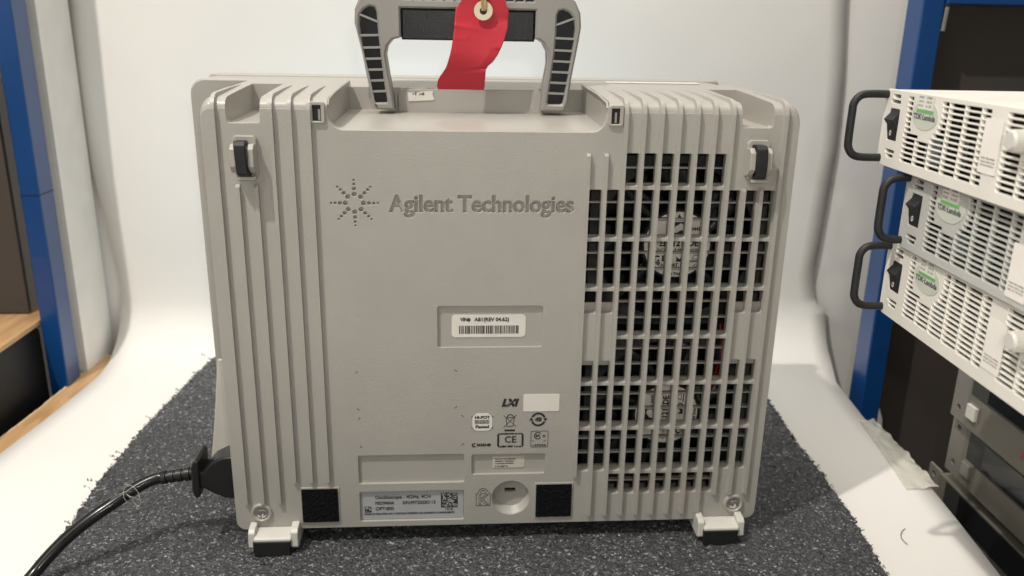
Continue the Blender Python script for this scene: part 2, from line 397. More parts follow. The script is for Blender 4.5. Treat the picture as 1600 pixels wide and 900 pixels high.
# foam mat
poly = [(-11.9, -30), (-12.07, -2.2), (-12.25, 1.4), (-12.6, 8.3), (-12.4, 17.3), (-11.45, 26.7), (-10.9, 31.5), (-9.8, 32.7), (41.4, 32.2), (40.6, 19.5), (40.0, 12.4), (39.95, 7.3), (39.6, 2.2), (38.8, -4.5), (37.9, -14), (37, -30)]
def inside_edges(y):
    Lx = interp(y, [-30, -2.2, 1.4, 8.3, 17.3, 26.7, 31.5, 32.7], [-11.9, -12.07, -12.25, -12.6, -12.4, -11.45, -10.9, -9.8])
    Rx = interp(y, [-30, -14, -4.5, 2.2, 7.3, 12.4, 19.5, 32.2], [37, 37.9, 38.8, 39.6, 39.95, 40, 40.6, 41.4])
    return Lx, Rx
mt = -26.75; NX, NY = 300, 330; vv = []
ys = np.linspace(-24, 32.5, NY)
h = rng.normal(0, 1, (NY, NX)); 
for _ in range(1): h = (h+np.roll(h, 1, 0)+np.roll(h, 1, 1)+np.roll(h, (1, 1), (0, 1)))/4*1.6
je = rng.normal(0, .07, (NY, 2))
for i, y in enumerate(ys):
    Lx, Rx = inside_edges(y); Lx += je[i, 0]; Rx += je[i, 1]
    for j in range(NX):
        u = j/(NX-1); x = Lx+(Rx-Lx)*u; e = min(u, 1-u)*(Rx-Lx)
        z = mt+0.045*h[i, j]-(0.16 if e < .08 else 0)
        vv.append((x+rng.uniform(-.03, .03), y+rng.uniform(-.03, .03), z))
F = [(i*NX+j, i*NX+j+1, (i+1)*NX+j+1, (i+1)*NX+j) for i in range(NY-1) for j in range(NX-1)]
mb = MB(); mb.add(vv, F); nb = len(mb.v)
rim = [i*NX for i in range(NY)][::-1]+[j for j in range(NX)]+[i*NX+NX-1 for i in range(NY)]+[(NY-1)*NX+j for j in range(NX)][::-1]
low = [(vv[k][0]+rng.uniform(-.04, .04), vv[k][1], zt+.07) for k in rim]
mb.v += low; n = len(rim)
for k in range(n):
    q = (rim[k], nb+k, nb+(k+1) % n, rim[(k+1) % n]); mb.f.append(q); mb.m.append(0)
# loose raised chips all over and torn shreds along the edges
def shred(mb, x, y, z, s, flat=0.6):
    a = rng.uniform(0, 2*math.pi); el = rng.uniform(-flat, flat); d = Vector((math.cos(a)*math.cos(el), math.sin(a)*math.cos(el), math.sin(el)))
    nrm = Vector(rng.normal(0, 1, 3)); sd = d.cross(nrm).normalized(); w = s*rng.uniform(.25, .5); p = Vector((x, y, z))
    mb.add([p-d*s*.5-sd*w*.5, p+d*s*.5-sd*w*.3, p+d*s*.5+sd*w*.5, p-d*s*.4+sd*w*.5], [(0, 1, 2, 3)])
for _ in range(8000):
    y = -16+48*rng.random()**1.5; Lx, Rx = inside_edges(y); x = rng.uniform(Lx, Rx)
    if 0 < y < 13 and -0.5 < x < 31.5: continue
    shred(mb, x, y, mt+.03, rng.uniform(.06, .15), 0.6)
for side in (0, 1):
    for _ in range(1500):
        y = rng.uniform(-16, 32); x = inside_edges(y)[side]+rng.normal(0, .07); shred(mb, x, y, mt-rng.uniform(0, .6), rng.uniform(.1, .28), 1.0)
for (y, sz) in ((7.5, .9), (8.3, 1.0), (12, .8), (12.6, .75), (18.5, .7), (24, .7), (28, .8), (31.5, 1.1), (3.0, .7), (-1.5, .8), (10.2, .4), (15, .4), (21, .5)):
    Lx = inside_edges(y)[0]; x, z = Lx, mt-.1; yy = y
    for k in range(int(14*sz)):
        x -= rng.uniform(0, .09)*sz*1.3; yy += rng.normal(0, .05); z += rng.uniform(-.01, .06)*sz
        shred(mb, x+rng.normal(0, .04), yy, z, rng.uniform(.10, .22), 1.4)
o = build('foam_mat', mb, MATM, org=(14, 5, zt), smooth=30)
tag(o, 'charcoal speckled foam mat with torn shreds along its edge under the instrument', 'mat')

# ================================================================== OSCILLOSCOPE
osc = thing('oscilloscope', 'warm grey oscilloscope seen from its ribbed and vented back, standing on the foam mat', 'oscilloscope', (15.5, 5, mt))
CB = 21.08                              # first grille rib centre -> columns
cols = [(20.20+j, 20.96+j) for j in range(11)]
holes = []
def hrow(zt_, zb, js):
    for j in js: holes.append(rrect(cols[j][0]+.0, cols[j][1], zb, zt_, .13, 3))
hrow(-2.11, -3.95, range(2, 8))
for k in (1, 2, 5, 6): hrow(-(3*k+1.17), -(3*k+3.96), range(11))
hrow(-10.17, -12.96, range(2, 9)); hrow(-13.17, -15.96, range(2, 9))
hrow(-10.17, -11.55, (0, 1, 9, 10)); hrow(-14.55, -15.96, (0, 1, 9, 10))
hrow(-22.2, -23.6, range(2, 9))
# outline of the rear face
def arc(cx, cz, r, a0, a1, n=6): return [(cx+r*math.cos(R(a0+(a1-a0)*k/n)), cz+r*math.sin(R(a0+(a1-a0)*k/n))) for k in range(n+1)]
outl = arc(-.85+.6, -25.6+.6, .6, 180, 270)+arc(31.95-.6, -25.6+.6, .6, 270, 360)+[(31.95, -.25)]+arc(31.55, -.1, .4, 0, 90, 3)+[(30.45, .2)]
ZTOP = .12
outl = arc(-.85+.6, -25.6+.6, .6, 180, 270)+arc(31.95-.6, -25.6+.6, .6, 270, 360)+arc(31.3, ZTOP-.65, .65, 0, 90, 5)+\
    [(30.42, ZTOP), (30.40, -.55), (30.30, -.65), (28.72, -.65), (28.65, -.58), (28.63, ZTOP), (21.15, ZTOP)]+arc(20.15, -.1, .9, 0, -80, 5)+[(6.9, -.98)]+arc(6.75, -.1, .9, 262, 180, 5)+\
    [(5.85, ZTOP), (2.29, ZTOP), (2.27, -.58), (2.2, -.65), (.60, -.65), (.52, -.55), (.52, ZTOP)]+arc(-.2, ZTOP-.65, .65, 90, 180, 5)
recs = [rrect(6.74, 13.19, -22.56, -20.62, .12), rrect(13.66, 18.2, -22.05, -20.68, .12), rrect(6.74, 13.19, -25.2, -23.12, .12), rrect(11.64, 17.8, -13.6, -11.04, .15)]
ring = circ(16.12, -23.74, 1.19, 40)
dots = []
for k in range(8):
    a = R(45*k)
    for d_, r_ in ((.50, .135), (.80, .105), (1.06, .08), (1.28, .06)):
        dots.append(circ(7.12+d_*math.cos(a), -4.98+d_*math.sin(a), r_, 10))
txt = text_polys('Agilent Technologies', 9.05, -5.46, 0.93, 10.3, bold=.042*FAT)
TP = .18
v, f = plate([outl]+holes+recs+[ring]+dots+txt, TP, 0.018, 0)
mb = MB(); mb.add(rear(v, TP), f)
ring2 = circ(16.12, -23.66, 1.02, 40)
slot = [(15.76, -23.33), (16.44, -23.33), (16.44, -23.62), (15.76, -23.62)]
v, f = plate([outl]+holes+[ring], .46, 0.0); mb.add(rear(v, .645), f)
# partial blanking plates behind the short openings
for j in (0, 1, 9, 10):
    mb.box(cols[j][0]-.02, cols[j][1]+.02, .42, .5, -11.6, -10.98); mb.box(cols[j][0]-.02, cols[j][1]+.02, .42, .5, -14.98, -14.5)
# conical lock recess with a slotted floor
n = 40; A = circ(16.12, -23.74, 1.19, n); B = circ(16.12, -23.62, 1.0, n)
vv = [(p[0], .10, p[1]) for p in A]+[(p[0], .52, p[1]) for p in B]
mb.add(vv, [(k, (k+1) % n, n+(k+1) % n, n+k) for k in range(n)])
v, f = plate([circ(16.12, -23.62, 1.02, n), slot], .2); mb.add(rear(v, .72), f)
# vertical ribs, folding over the top edge and fading out on the sloping top
TOPP = [(0.0, -.30), (0.0, .05), (.05, .26), (.18, .46), (.40, .60), (.70, .68), (3.5, .83), (6.3, .95)]
def rib(sc, z0, z1=None, h=.25, w=.25):
    path = []
    if z1 is None:
        pts_ = [(0.0, z0)]+TOPP; nr = []
        for i, (y, z) in enumerate(pts_):
            a = pts_[max(i-1, 0)]; b_ = pts_[min(i+1, len(pts_)-1)]; t = Vector((b_[0]-a[0], b_[1]-a[1])).normalized(); nr.append((-t.y, t.x))
        hs = [h]*6+[h*.95, h*.8, h*.5, 0.0]; hs = hs[-len(pts_):] if len(hs) >= len(pts_) else [h]*(len(pts_)-len(hs))+hs
        path = [(y, z, n_[0], n_[1], hh) for (y, z), n_, hh in zip(pts_, nr, hs)]
    else: path = [(0, z0, -1, 0, h), (0, z1-.14, -1, 0, h), (0, z1, -1, 0, h*.35)]
    vv = []
    for y, z, ny, nz, hh in path:
        for dx, k in ((-w/2-.03, -.06), (-w/2+.02, 1), (w/2-.015, 1), (w/2, -.06)):
            q = hh if k == 1 else -.06
            vv.append((sc+dx, y+ny*q, z+nz*q))
    ff = [(i*4+j, i*4+j+1, (i+1)*4+j+1, (i+1)*4+j) for i in range(len(path)-1) for j in range(3)]+[(3, 2, 1, 0), tuple(range((len(path)-1)*4, len(path)*4))]
    mb.add(vv, ff)
for s_, zb in ((-.125, -23.7), (2.875, -22.27), (3.875, -22.27), (4.875, -22.27)): rib(s_, zb)
for s_ in (.875, 1.875): rib(s_, -23.7, -3.95)
rib(20.08, -22.26, -2.12); rib(21.08, -25.03, -2.12)
for j in range(2, 9): rib(20.08+j, -25.03)
rib(29.08, -23.71, -4.05); rib(30.08, -23.71, -4.05); rib(31.08, -23.71)
build('rear_panel', mb, PL, osc, smooth=32, flat=True)

# case: top strips, sides, base
mb = MB()
def strip(a, b_, prof, zb=-1.6): mb.prism([(p[0], p[1]) for p in prof]+[(prof[-1][0], zb), (prof[0][0], zb)], a, b_, 'x')
HP = [(.02, ZTOP-.04), (.05, .26), (.18, .46), (.40, .60), (.70, .68), (3.5, .83), (6.3, .95), (11.0, 1.02)]
def chan(zf): return [(.02, zf), (3.2, zf), (6.8, zf+.05), (6.8, .965), (11.0, 1.02)]
for a, b_, hp in ((-.2, .50, HP), (.50, 2.31, chan(-.66)), (2.31, 5.83, HP), (5.83, 21.17, [(.02, -.98), (.2, -.93), (10.2, -.78), (10.25, .62), (11.0, 1.0)]), (21.17, 28.61, HP), (28.61, 30.44, chan(-.66)), (30.44, 31.3, HP)): strip(a, b_, hp)
# rounded outer shoulders
for sgn, x0, x1 in ((-1, -.2, -.85), (1, 31.3, 31.95)):
    nn = 5
    for k in range(nn):
        a0, a1 = R(90*k/nn), R(90*(k+1)/nn)
        xa, xb = x0+sgn*.65*math.sin(a0), x0+sgn*.65*math.sin(a1)
        da, db = -.65*(1-math.cos(a0)), -.65*(1-math.cos(a1))
        pa = [(y, z+da) for y, z in HP]; pb = [(y, z+db) for y, z in HP]; n = len(HP)
        mb.add([(xa, *p) for p in pa]+[(xb, *p) for p in pb], [(i, i+1, n+i+1, n+i) if sgn < 0 else (i, n+i, n+i+1, i+1) for i in range(n-1)])
mb.box(-.845, -.5, .3, 11, -25.3, -.2); mb.box(31.6, 31.945, .3, 11, -25.3, -.2); mb.box(-.5, 31.6, .55, 11, -25.58, -25.2)
# solid bulkhead behind the plain part of the panel
mb.box(-.5, 19.9, 1.3, 1.6, -25.2, -1.3)
# recess side walls' rounded lips
mb.tube([(5.87, .2, .30), (5.87, .5, .58), (5.87, 3.5, .80), (5.87, 10, .98)], .07, 8); mb.tube([(21.08, .2, .30), (21.08, .5, .58), (21.08, 3.5, .80), (21.08, 10, .98)], .07, 8)
build('case', mb, PLS, osc, smooth=40)
# front bezel (far side) with raised lip and pale corner bumpers
mb = MB(); bz = rrect(-4.5, 31.5, -25.4, 1.0, 1.0, 6)
v, f = plate([bz], 3.2, .12, 2); mb.add(rear(v, 14.2), f)
build('front_bezel', mb, PL, osc, smooth=40)
mb = MB(); v, f = plate([rrect(-4.1, 31.6, -24.8, 1.14, .35, 5)], 1.2, .1, 2); mb.add(rear(v, 15.3), f); build('bezel_lip', mb, PLS, osc)
for sgn, xo in ((-1, -4.4), (1, 31.4)):
    mb = MB(); X = [xo, xo+sgn*.25, xo+sgn*1.05]
    mb.prism([(xo-sgn*.6, -18.6), (xo+sgn*-.05, -18.6), (X[1], -21.0), (X[1]+sgn*.25, -23.0), (X[2], -26.6), (xo-sgn*.6, -26.6)], 10.9, 14.6, 'y'); build('corner_bumper', mb, BUMPER, osc, bevel=.12)
build('display', MB().box(0, 24, 15.35, 15.5, -22, -1.5), SCREEN, osc, smooth=0)
build('lock_slot_shade', MB().box(15.7, 16.5, .74, .80, -23.7, -23.25), DARKI, osc, smooth=0)  # dark box added behind the slot so its depth reads as shade
# thin inner bars
mb = MB()
for z, a, b_ in [(-3, 22.1, 28.0)]+[(z, 20.0, 31.0) for z in (-5, -6, -8, -9)]+[(z, 22.0, 29.0) for z in (-11, -12, -14, -15)]+[(z, 20.0, 31.0) for z in (-17, -18, -20, -21)]+[(-23, 22.0, 29.0)]:
    mb.box(a, b_, .60, .95, z-.055, z+.055)
for z in (-4.0, -7.05, -10.05, -13.05, -16.05, -19.05, -22.05): mb.box(22.1 if z in (-4.0,) else 20.0, 28 if z == -4.0 else 31, .60, .9, z-.1, z+.12)
build('inner_bars', mb, THIN, osc, bevel=.02)
# dark chassis inside
mb = MB(); mb.box(19.9, 31.5, 6.5, 7, -25.1, -1.5); mb.box(19.9, 20.0, 1.0, 6.5, -25.1, -1.5)
for k in range(16):
    x = rng.uniform(20.5, 30.5); z = rng.uniform(-24, -2.5); mb.box(x, x+rng.uniform(.1, 1.6), 3.6, 4.4, z, z+rng.uniform(.1, .8))
build('inner_chassis', mb, DARKI, osc, smooth=0)
# fans
def make_fan(cx, cz, rot):
    mb = MB(); v, f = plate([rrect(cx-5.2, cx+5.0, cz-5.2, cz+5.2, .4), circ(cx, cz, 4.75, 48)], 1.6); mb.add(rear(v, 3.4), f)
    for k in range(4):
        a = R(45+90*k+rot*.3); d_ = Vector((math.cos(a), 0, math.sin(a))); mb.tube([Vector((cx, 1.8, cz))+d_*2.0, Vector((cx, 1.8, cz))+d_*4.8], .22, 8)
    fr = build('fan', mb, FAN, osc)
    mb = MB()
    for k in range(7):
        a0 = R(360/7*k+10+rot)
        def blade(u, w_):
            r = 2.0+2.6*u; a = a0+.55*w_+.35*u; return (cx+r*math.cos(a), 2.3+1.0*w_, cz+r*math.sin(a))
        mb.grid(blade, 6, 5)
    build('fan_blades', mb, FAN, fr, solid=.08)
    mb = MB(); mb.lathe([(0.001, 0), (2.12, 0), (2.2, .1), (2.2, 1.2)], (cx, 1.25, cz), (0, 1, 0), 40); build('fan_hub', mb, FAN, fr)
    rplate('fan_label', [circ(cx, cz, 1.99, 40)], 1.24, .03, LABF, fr, smooth=0)
    def P(x, z): 
        c, s = math.cos(R(rot)), math.sin(R(rot)); return (cx+x*c-z*s, cz+x*s+z*c)
    pl = []
    def T(s_, x, z, h, w=None, b=0, al='C', rr=0):
        q = P(x, z); pl.extend(text_polys(s_, q[0], q[1], h, w, b*FAT, al, rot+rr))
    T('MODEL', -1.35, .02, .16); T('EFR1212DE', .1, -.08, .36, 2.3, .02); T('DC12V  3.00A  -1C00', .1, -.42, .17, 2.6, .01); T('L0445', .98, .86, .2, .7, .01)
    T('C E', -1.0, -1.0, .32, .7, .03); T('PAT. P.', .05, -1.35, .19, .8, .015); T('DELTA', -1.05, -1.28, .19, .7, .012, 'C', -38); T('INC.', 1.15, -1.42, .17, .5, .012, 'C', 38); T('IN THAI', .0, -1.88, .16, .8, .01)
    def Q(pts_): return [P(*p) for p in pts_]
    pl.append(Q([(-.12, 1.62), (.12, 1.62), (0, 1.85)])); sq = Q([(-.38, .62), (.38, .62), (.38, 1.38), (-.38, 1.38)])
    pl.append(sq)
    pl.append(Q([(-.32, .72), (-.1, .72), (.12, .86), (.32, .9), (.34, 1.22), (.1, 1.3), (-.2, 1.1)]))
    pl.append(Q([(.0, -1.05), (.34, -1.05), (.34, -.75), (.2, -.9), (.0, -.72)])); pl.append(Q(circ(.55, -.88, .2, 16))); pl.append(Q(circ(.55, -.88, .11, 12)))
    pl.append(Q([(.85, -1.05), (1.4, -1.05), (1.4, -.98), (.85, -.98)])); pl.append(Q([(.95, -.9), (1.05, -.62), (1.3, -.62), (1.4, -.9)])); pl.append(Q([(1.0, -.87), (1.08, -.66), (1.27, -.66), (1.35, -.87)]))
    rplate('fan_print', pl, 1.205, .012, INK, fr, smooth=0)
make_fan(25.84, -7.66, 0); make_fan(25.98, -18.7, 90)
for k, (x, c) in enumerate(((29.15, WIRE), (29.38, WIRE), (28.95, DARKI))):
    mb = MB(); mb.tube([(x-.1, 1.6, -12.8), (x, 1.4, -13.8), (x+.04, 1.4, -15.0), (x-.1, 1.6, -16.0), (x-.3, 2.3, -17.5)], .09, 8); build('wire', mb, c, osc)
# cord cleats
def cleat(x0, x1, zt_, lean):
    mb = MB(); cx = (x0+x1)/2
    fr = [(x0, zt_-.2), (x0+.15, zt_), (x1-.12, zt_), (x1, zt_-.15), (x1, zt_-2.15), (x1-.1, zt_-2.3), (x0+.3, zt_-2.3), (x0+.16, zt_-2.15), (x0+.05, zt_-1.9)]
    mb.prism(fr, -.28, .02, 'y')
    for xa, xb in ((x0-.02, x0+.30), (x1-.34, x1-.03)):
        mb.prism([(0.0, zt_-.45), (-.62, zt_-.38), (-.95, zt_-.62), (-1.0, zt_-1.55), (-.7, zt_-1.9), (0.0, zt_-2.05)], xa, xb, 'x')
    mb.box(x0+.22, x1-.05, -.75, .0, zt_-2.32, zt_-2.12)
    cl = build('cord_cleat', mb, PLS, osc, bevel=.05)
    a, b_ = cx-.30, cx+.30; mb = MB(); vv = []; pr = [(-.30, zt_-.22), (-.95, zt_-.20), (-1.18, zt_-.40), (-1.22, zt_-.9), (-1.2, zt_-1.5), (-1.08, zt_-1.95), (-.8, zt_-2.1), (-.45, zt_-2.12)]
    for i, (y, z) in enumerate(pr):
        sh = -.10+.14*i/7
        vv += [(a+sh, y, z), (b_+sh, y, z), (b_+sh, y+(.28 if i < 2 else .3), z-(.3 if i < 2 else 0)+(.3 if i > 5 else 0)), (a+sh, y+(.28 if i < 2 else .3), z-(.3 if i < 2 else 0)+(.3 if i > 5 else 0))]
    n = len(pr); mb.add(vv, [(i*4+j, i*4+(j+1) % 4, (i+1)*4+(j+1) % 4, (i+1)*4+j) for i in range(n-1) for j in range(4)]+[(3, 2, 1, 0), (4*n-4, 4*n-3, 4*n-2, 4*n-1)])
    build('rubber_pad', mb, BLK, cl, bevel=.06, smooth=50)
cleat(.78, 2.05, -1.30, 0); cleat(29.0, 30.27, -1.30, 0)
# latch catches in the top corners
for cx, sg in ((5.32, 1), (21.5, -1)):
    mb = MB(); v, f = plate([rrect(cx-.42, cx+.42, -.62, .52, .16), rrect(cx-.24, cx+.22, -.50, .34, .03)], .30, .03, 1); mb.add(rear(v, .14), f)
    ct = build('latch_catch', mb, PLS, osc)
    build('catch_slot_shade', MB().box(cx-.3, cx+.3, -.035, -.005, -.56, .4), DARKI, ct); build('catch_pin', MB().box(cx-.0+.06*sg, cx+.12+.06*sg, -.10, -.03, -.45, .12), HND, ct, bevel=.02)  # dark plate gives the open slot its shaded depth by colour
# screws with raised bosses
for cx, cz in ((.72, -24.38), (30.46, -24.46)):
    mb = MB(); mb.lathe([(.64, .02), (.63, -.12), (.58, -.17), (.50, -.17), (.44, -.10), (.42, .1), (.0, .12)], (cx, 0, cz), (0, 1, 0), 36)
    bs = build('screw_boss', mb, PLS, osc)
    mb = MB(); mb.lathe([(.33, .10), (.33, -.06), (.30, -.12), (.22, -.15), (.15, -.15), (.14, -.04), (0, -.03)], (cx+.02, 0, cz-.02), (0, 1, 0), 28); build('screw', mb, SCREW, bs)
# velcro pads
for x0, x1, z0, z1 in ((3.1, 5.52, -25.22, -22.72), (17.6, 20.06, -25.22, -22.72)):
    mb = MB(); v, f = plate([rrect(x0, x1, z0, z1, .03), rrect(x0+.11, x1-.10, z0+.10, z1-.12, .03)], .06, .015, 0); mb.add(rear(v, .01), f); pf = build('velcro_frame', mb, PLS, osc)
    nn = 26
    def vf(u, w_): return (x0+.12+(x1-x0-.23)*u, -.11+rng.uniform(-.03, .02), z0+.11+(z1-z0-.24)*w_)
    mb = MB(); mb.grid(vf, nn, nn); n0 = len(mb.v)
    mb.box(x0+.12, x1-.11, -.07, .0, z0+.11, z1-.13)
    build('velcro_patch', mb, VELC, pf, smooth=0)
# feet
def foot(x0, x1):
    fm = MB(); 
    for a, b_ in ((x0, x0+.42), (x1-.46, x1)):
        fm.prism([(-.01, -25.02), (-.78, -25.10), (-.98, -25.28), (-1.05, -26.2), (-.88, -26.36), (3.0, -26.3), (3.0, -25.62), (-.01, -25.62)], a, b_, 'x')
    fm.prism([(-.01, -25.40), (-.95, -25.48), (-1.15, -25.58), (-1.17, -25.76), (-.01, -25.8)], x0+.36, x1-.4, 'x')
    ft = build('foot', fm, CREAM, osc, bevel=.07)
    vv = []; build('rubber_pad', MB().prism([(x0+.30, -25.72), (x1-.42, -25.72), (x1-.48, mt-.02), (x0+.34, mt-.02)], -1.22, .9, 'y'), BLK, ft, bevel=.08)
foot(.02, 3.02); foot(28.0, 31.0)
for x0 in (.5, 27.5): build('front_foot', MB().box(x0, x0+3, 9.5, 12.5, mt, -25.55), BLK, osc, bevel=.1)
# labels
def label(name, x0, x1, z0, z1, m, y=0.0, r=.06, t=.025, par=None): return rplate(name, [rrect(x0, x1, z0, z1, r)], y, t, m, par or osc, smooth=0)
def ink(polys, par, y, m=INK, name='print', t=.012): return rplate(name, polys, y, t, m, par, smooth=0)
VY = TP
lb = label('version_label', 12.46, 16.82, -13.02, -11.62, LABW, VY, .22)
pl = text_polys('VIN#', 12.97, -12.02, .22, .58, .012*FAT)+text_polys('A81(REV 04.62)', 13.8, -12.02, .22, 2.02, .012*FAT)
x = 12.90
while x < 16.45:
    w_ = rng.choice([.025, .045, .07]); pl.append([(x, -12.80), (x+w_, -12.80), (x+w_, -12.30), (x, -12.30)]); x += w_+rng.choice([.025, .04, .06])
ink(pl, lb, VY-.026)
lb = label('serial_label', 6.79, 13.14, -25.15, -23.17, LABG, VY, .08)
pl = []
for s_, x, z, h_, w_ in (('Oscilloscope - 4GHz, 4CH', 7.68, -23.72, .23, 3.42), ('MSO9404A', 7.68, -24.13, .23, 1.15), ('S/N:MY55030113', 9.36, -24.13, .23, 2.03), ('OPT:800', 7.68, -24.53, .23, 1.12), ('MADE IN MALAYSIA MAY CONTAIN FOREIGN OR DOMESTIC COMPONENTS', 6.98, -24.84, .12, 5.6), ('1513', 12.05, -24.62, .15, .42)):
    pl += text_polys(s_, x, z, h_, w_, .006*FAT)
def matrix_code(x0, z0, sz, n):
    c = sz/n; out = []
    for i in range(n):
        j = 0
        while j < n:
            on = (i == 0 or j == 0 or (i == n-1 and j % 2 == 0) or (j == n-1 and i % 2 == 0) or rng.random() < .5)
            if on: out.append([(x0+j*c, z0+i*c), (x0+(j+.94)*c, z0+i*c), (x0+(j+.94)*c, z0+(i+.9)*c), (x0+j*c, z0+(i+.9)*c)])
            j += 1
    return out
pl += matrix_code(11.75, -24.42, 1.05, 16)+matrix_code(7.0, -24.66, .42, 8)
ink(pl, lb, VY-.026)
lb = label('calibration_label', 14.96, 16.95, -21.70, -20.92, LABS, VY, .1)
pl = []
for k, (s_, w_) in enumerate((('Instrument Licensing', 1.25), ('Standard / Activation', 1.15), ('www.activ.com/keys', 1.15), ('S10-43P10', .8))): pl += text_polys(s_, 15.12, -21.12-.155*k-(.06 if k == 3 else 0), .085 if k < 3 else .10, w_, .003*FAT)
ink(pl, lb, VY-.026)
label('blank_label', 16.78, 18.97, -17.8, -16.67, LABW, 0, .08)
hp = label('test_label', 13.70, 14.90, -19.05, -17.9, LABW, 0, .32)
pl = text_polys('HI-POT', 13.86, -18.24, .19, .88, .012*FAT)+text_polys('Passed', 13.90, -18.86, .19, .8, .012*FAT)
x = 13.84
while x < 14.74: w_ = rng.choice([.02, .035]); pl.append([(x, -18.58), (x+w_, -18.58), (x+w_, -18.32), (x, -18.32)]); x += w_+.025
ink(pl, hp, -.026)
def seg(x0, z0, x1, z1, w_=.03):
    d_ = Vector((x1-x0, z1-z0)).normalized(); n_ = Vector((-d_.y, d_.x))*w_/2; return [(x0+n_.x, z0+n_.y), (x1+n_.x, z1+n_.y), (x1-n_.x, z1-n_.y), (x0-n_.x, z0-n_.y)]
def arcband(cx, cz, r, w_, a0, a1, n=14):
    o_ = [(cx+(r+w_/2)*math.cos(R(a0+(a1-a0)*k/n)), cz+(r+w_/2)*math.sin(R(a0+(a1-a0)*k/n))) for k in range(n+1)]
    i_ = [(cx+(r-w_/2)*math.cos(R(a0+(a1-a0)*k/n)), cz+(r-w_/2)*math.sin(R(a0+(a1-a0)*k/n))) for k in range(n+1)]
    return o_+i_[::-1]
pl = []
# chamfer ticks round the test label and the four-corner ticks
for x, z, dx, dz in ((13.62, -18.17, .28, .25), (14.98, -18.17, -.28, .25), (13.62, -18.8, .28, -.25), (14.98, -18.8, -.28, -.25)): pl.append(seg(x, z, x+dx, z+dz, .035))
ink(pl, osc, -.002, name='label_ticks'); pl = []
for cx, cz, a in ((6.86, -15.12, 90), (12.70, -15.08, 0), (6.86, -17.5, 180), (12.70, -17.45, 270), (6.9, -18.12, 90), (13.1, -18.05, 0), (6.95, -20.0, 180), (13.1, -19.95, 270)): 
    c_ = {90: (.12, -.12), 0: (-.12, -.12), 180: (.12, .12), 270: (-.12, .12)}[a]; ink([arcband(cx+c_[0], cz+c_[1], .18, .035, a+15, a+75, 6)], osc, -.002, name='corner_mark')
pl += text_polys('LXI', 15.52, -17.42, .44, .82, .05*FAT, shear=.28)
pl.append(seg(15.75, -17.5, 16.22, -16.98, .035))
ink(pl, osc, -.002, name='network_logo'); pl = []
# crossed bin with bar
pl += [seg(15.60, -18.05, 16.38, -18.82), seg(16.38, -18.02, 15.60, -18.85), seg(15.74, -18.2, 15.80, -18.78, .04), seg(16.25, -18.2, 16.17, -18.78, .04), seg(15.80, -18.78, 16.17, -18.78, .04), [(15.66, -19.12), (16.30, -19.12), (16.30, -19.0), (15.66, -19.0)]]
pl.append(arcband(16.0, -18.2, .2, .05, 10, 170, 8)); pl.append(seg(15.7, -18.19, 16.3, -18.19, .04))
ink(pl, osc, -.002, name='crossed_bin_symbol'); pl = []
pl += [arcband(17.72, -18.35, .40, .13, 18, 158, 16), arcband(17.72, -18.35, .40, .13, 198, 338, 16)]
pl += [[(18.02, -18.28), (18.28, -18.28), (18.15, -18.50)], [(17.42, -18.42), (17.16, -18.42), (17.29, -18.20)]]
pl += text_polys('40', 17.72, -18.46, .23, .36, .03*FAT, 'C')
ink(pl, osc, -.002, name='recycling_symbol'); pl = []
pl += text_polys('CE', 15.70, -19.88, .42, .68, .012*FAT)
for x, sg in ((15.22, 1), (16.84, -1)): pl += [[(x, -20.12), (x+sg*.12, -20.2), (x+sg*.12, -19.25), (x, -19.33)], [(x+sg*.125, -20.2), (x+sg*.3, -20.2), (x+sg*.3, -20.12), (x+sg*.125, -20.12)], [(x+sg*.125, -19.33), (x+sg*.3, -19.33), (x+sg*.3, -19.25), (x+sg*.125, -19.25)]]
pl += text_polys('ICES/NMB-001', 16.03, -19.33, .09, .98, .01*FAT, 'C')+text_polys('ISM GRP 1-A', 16.03, -20.2, .11, .98, .012*FAT, 'C')
ink(pl, osc, -.002, name='conformity_mark'); pl = []
pl += text_polys('N10149', 14.0, -20.1, .16, .82, .02*FAT); pl.append(arcband(13.80, -20.03, .10, .08, 40, 320, 12))
ink(pl, osc, -.002, name='supplier_code_mark'); pl = []
fr = rrect(17.28, 18.36, -20.23, -19.12, .1); fr2 = rrect(17.31, 18.33, -20.20, -19.15, .09)
pl += [fr, fr2, arcband(17.72, -19.45, .22, .05, 35, 325, 14)]+text_polys('SA', 17.72, -19.53, .17, .28, .012*FAT, 'C')+text_polys('C', 17.40, -19.85, .1)+text_polys('US', 18.05, -19.85, .1)+text_polys('169333', 17.82, -20.14, .1, .8, .008*FAT, 'C')+[arcband(18.1, -19.48, .07, .04, 0, 350, 8)]
ink(pl, osc, -.002, name='safety_mark'); pl = []
# padlock with K
pl += [seg(13.95, -23.40, 13.95, -24.25), seg(13.95, -24.25, 14.83, -24.25), seg(14.83, -24.25, 14.83, -23.40), seg(14.72, -23.40, 14.83, -23.40), seg(13.95, -23.40, 14.06, -23.40), arcband(14.39, -23.35, .31, .03, 0, 180, 12), arcband(14.39, -23.35, .17, .03, 0, 180, 10), seg(14.22, -23.40, 14.56, -23.40)]
kp = [(14.13, -23.48), (14.24, -23.48), (14.24, -23.78), (14.55, -23.48), (14.70, -23.48), (14.38, -23.80), (14.74, -24.17), (14.58, -24.17), (14.24, -23.84), (14.24, -24.17), (14.13, -24.17)]
for i in range(len(kp)): a, c_ = kp[i], kp[(i+1) % len(kp)]; pl.append(seg(*a, *c_, .026))
ink(pl, osc, -.002, name='padlock_symbol')

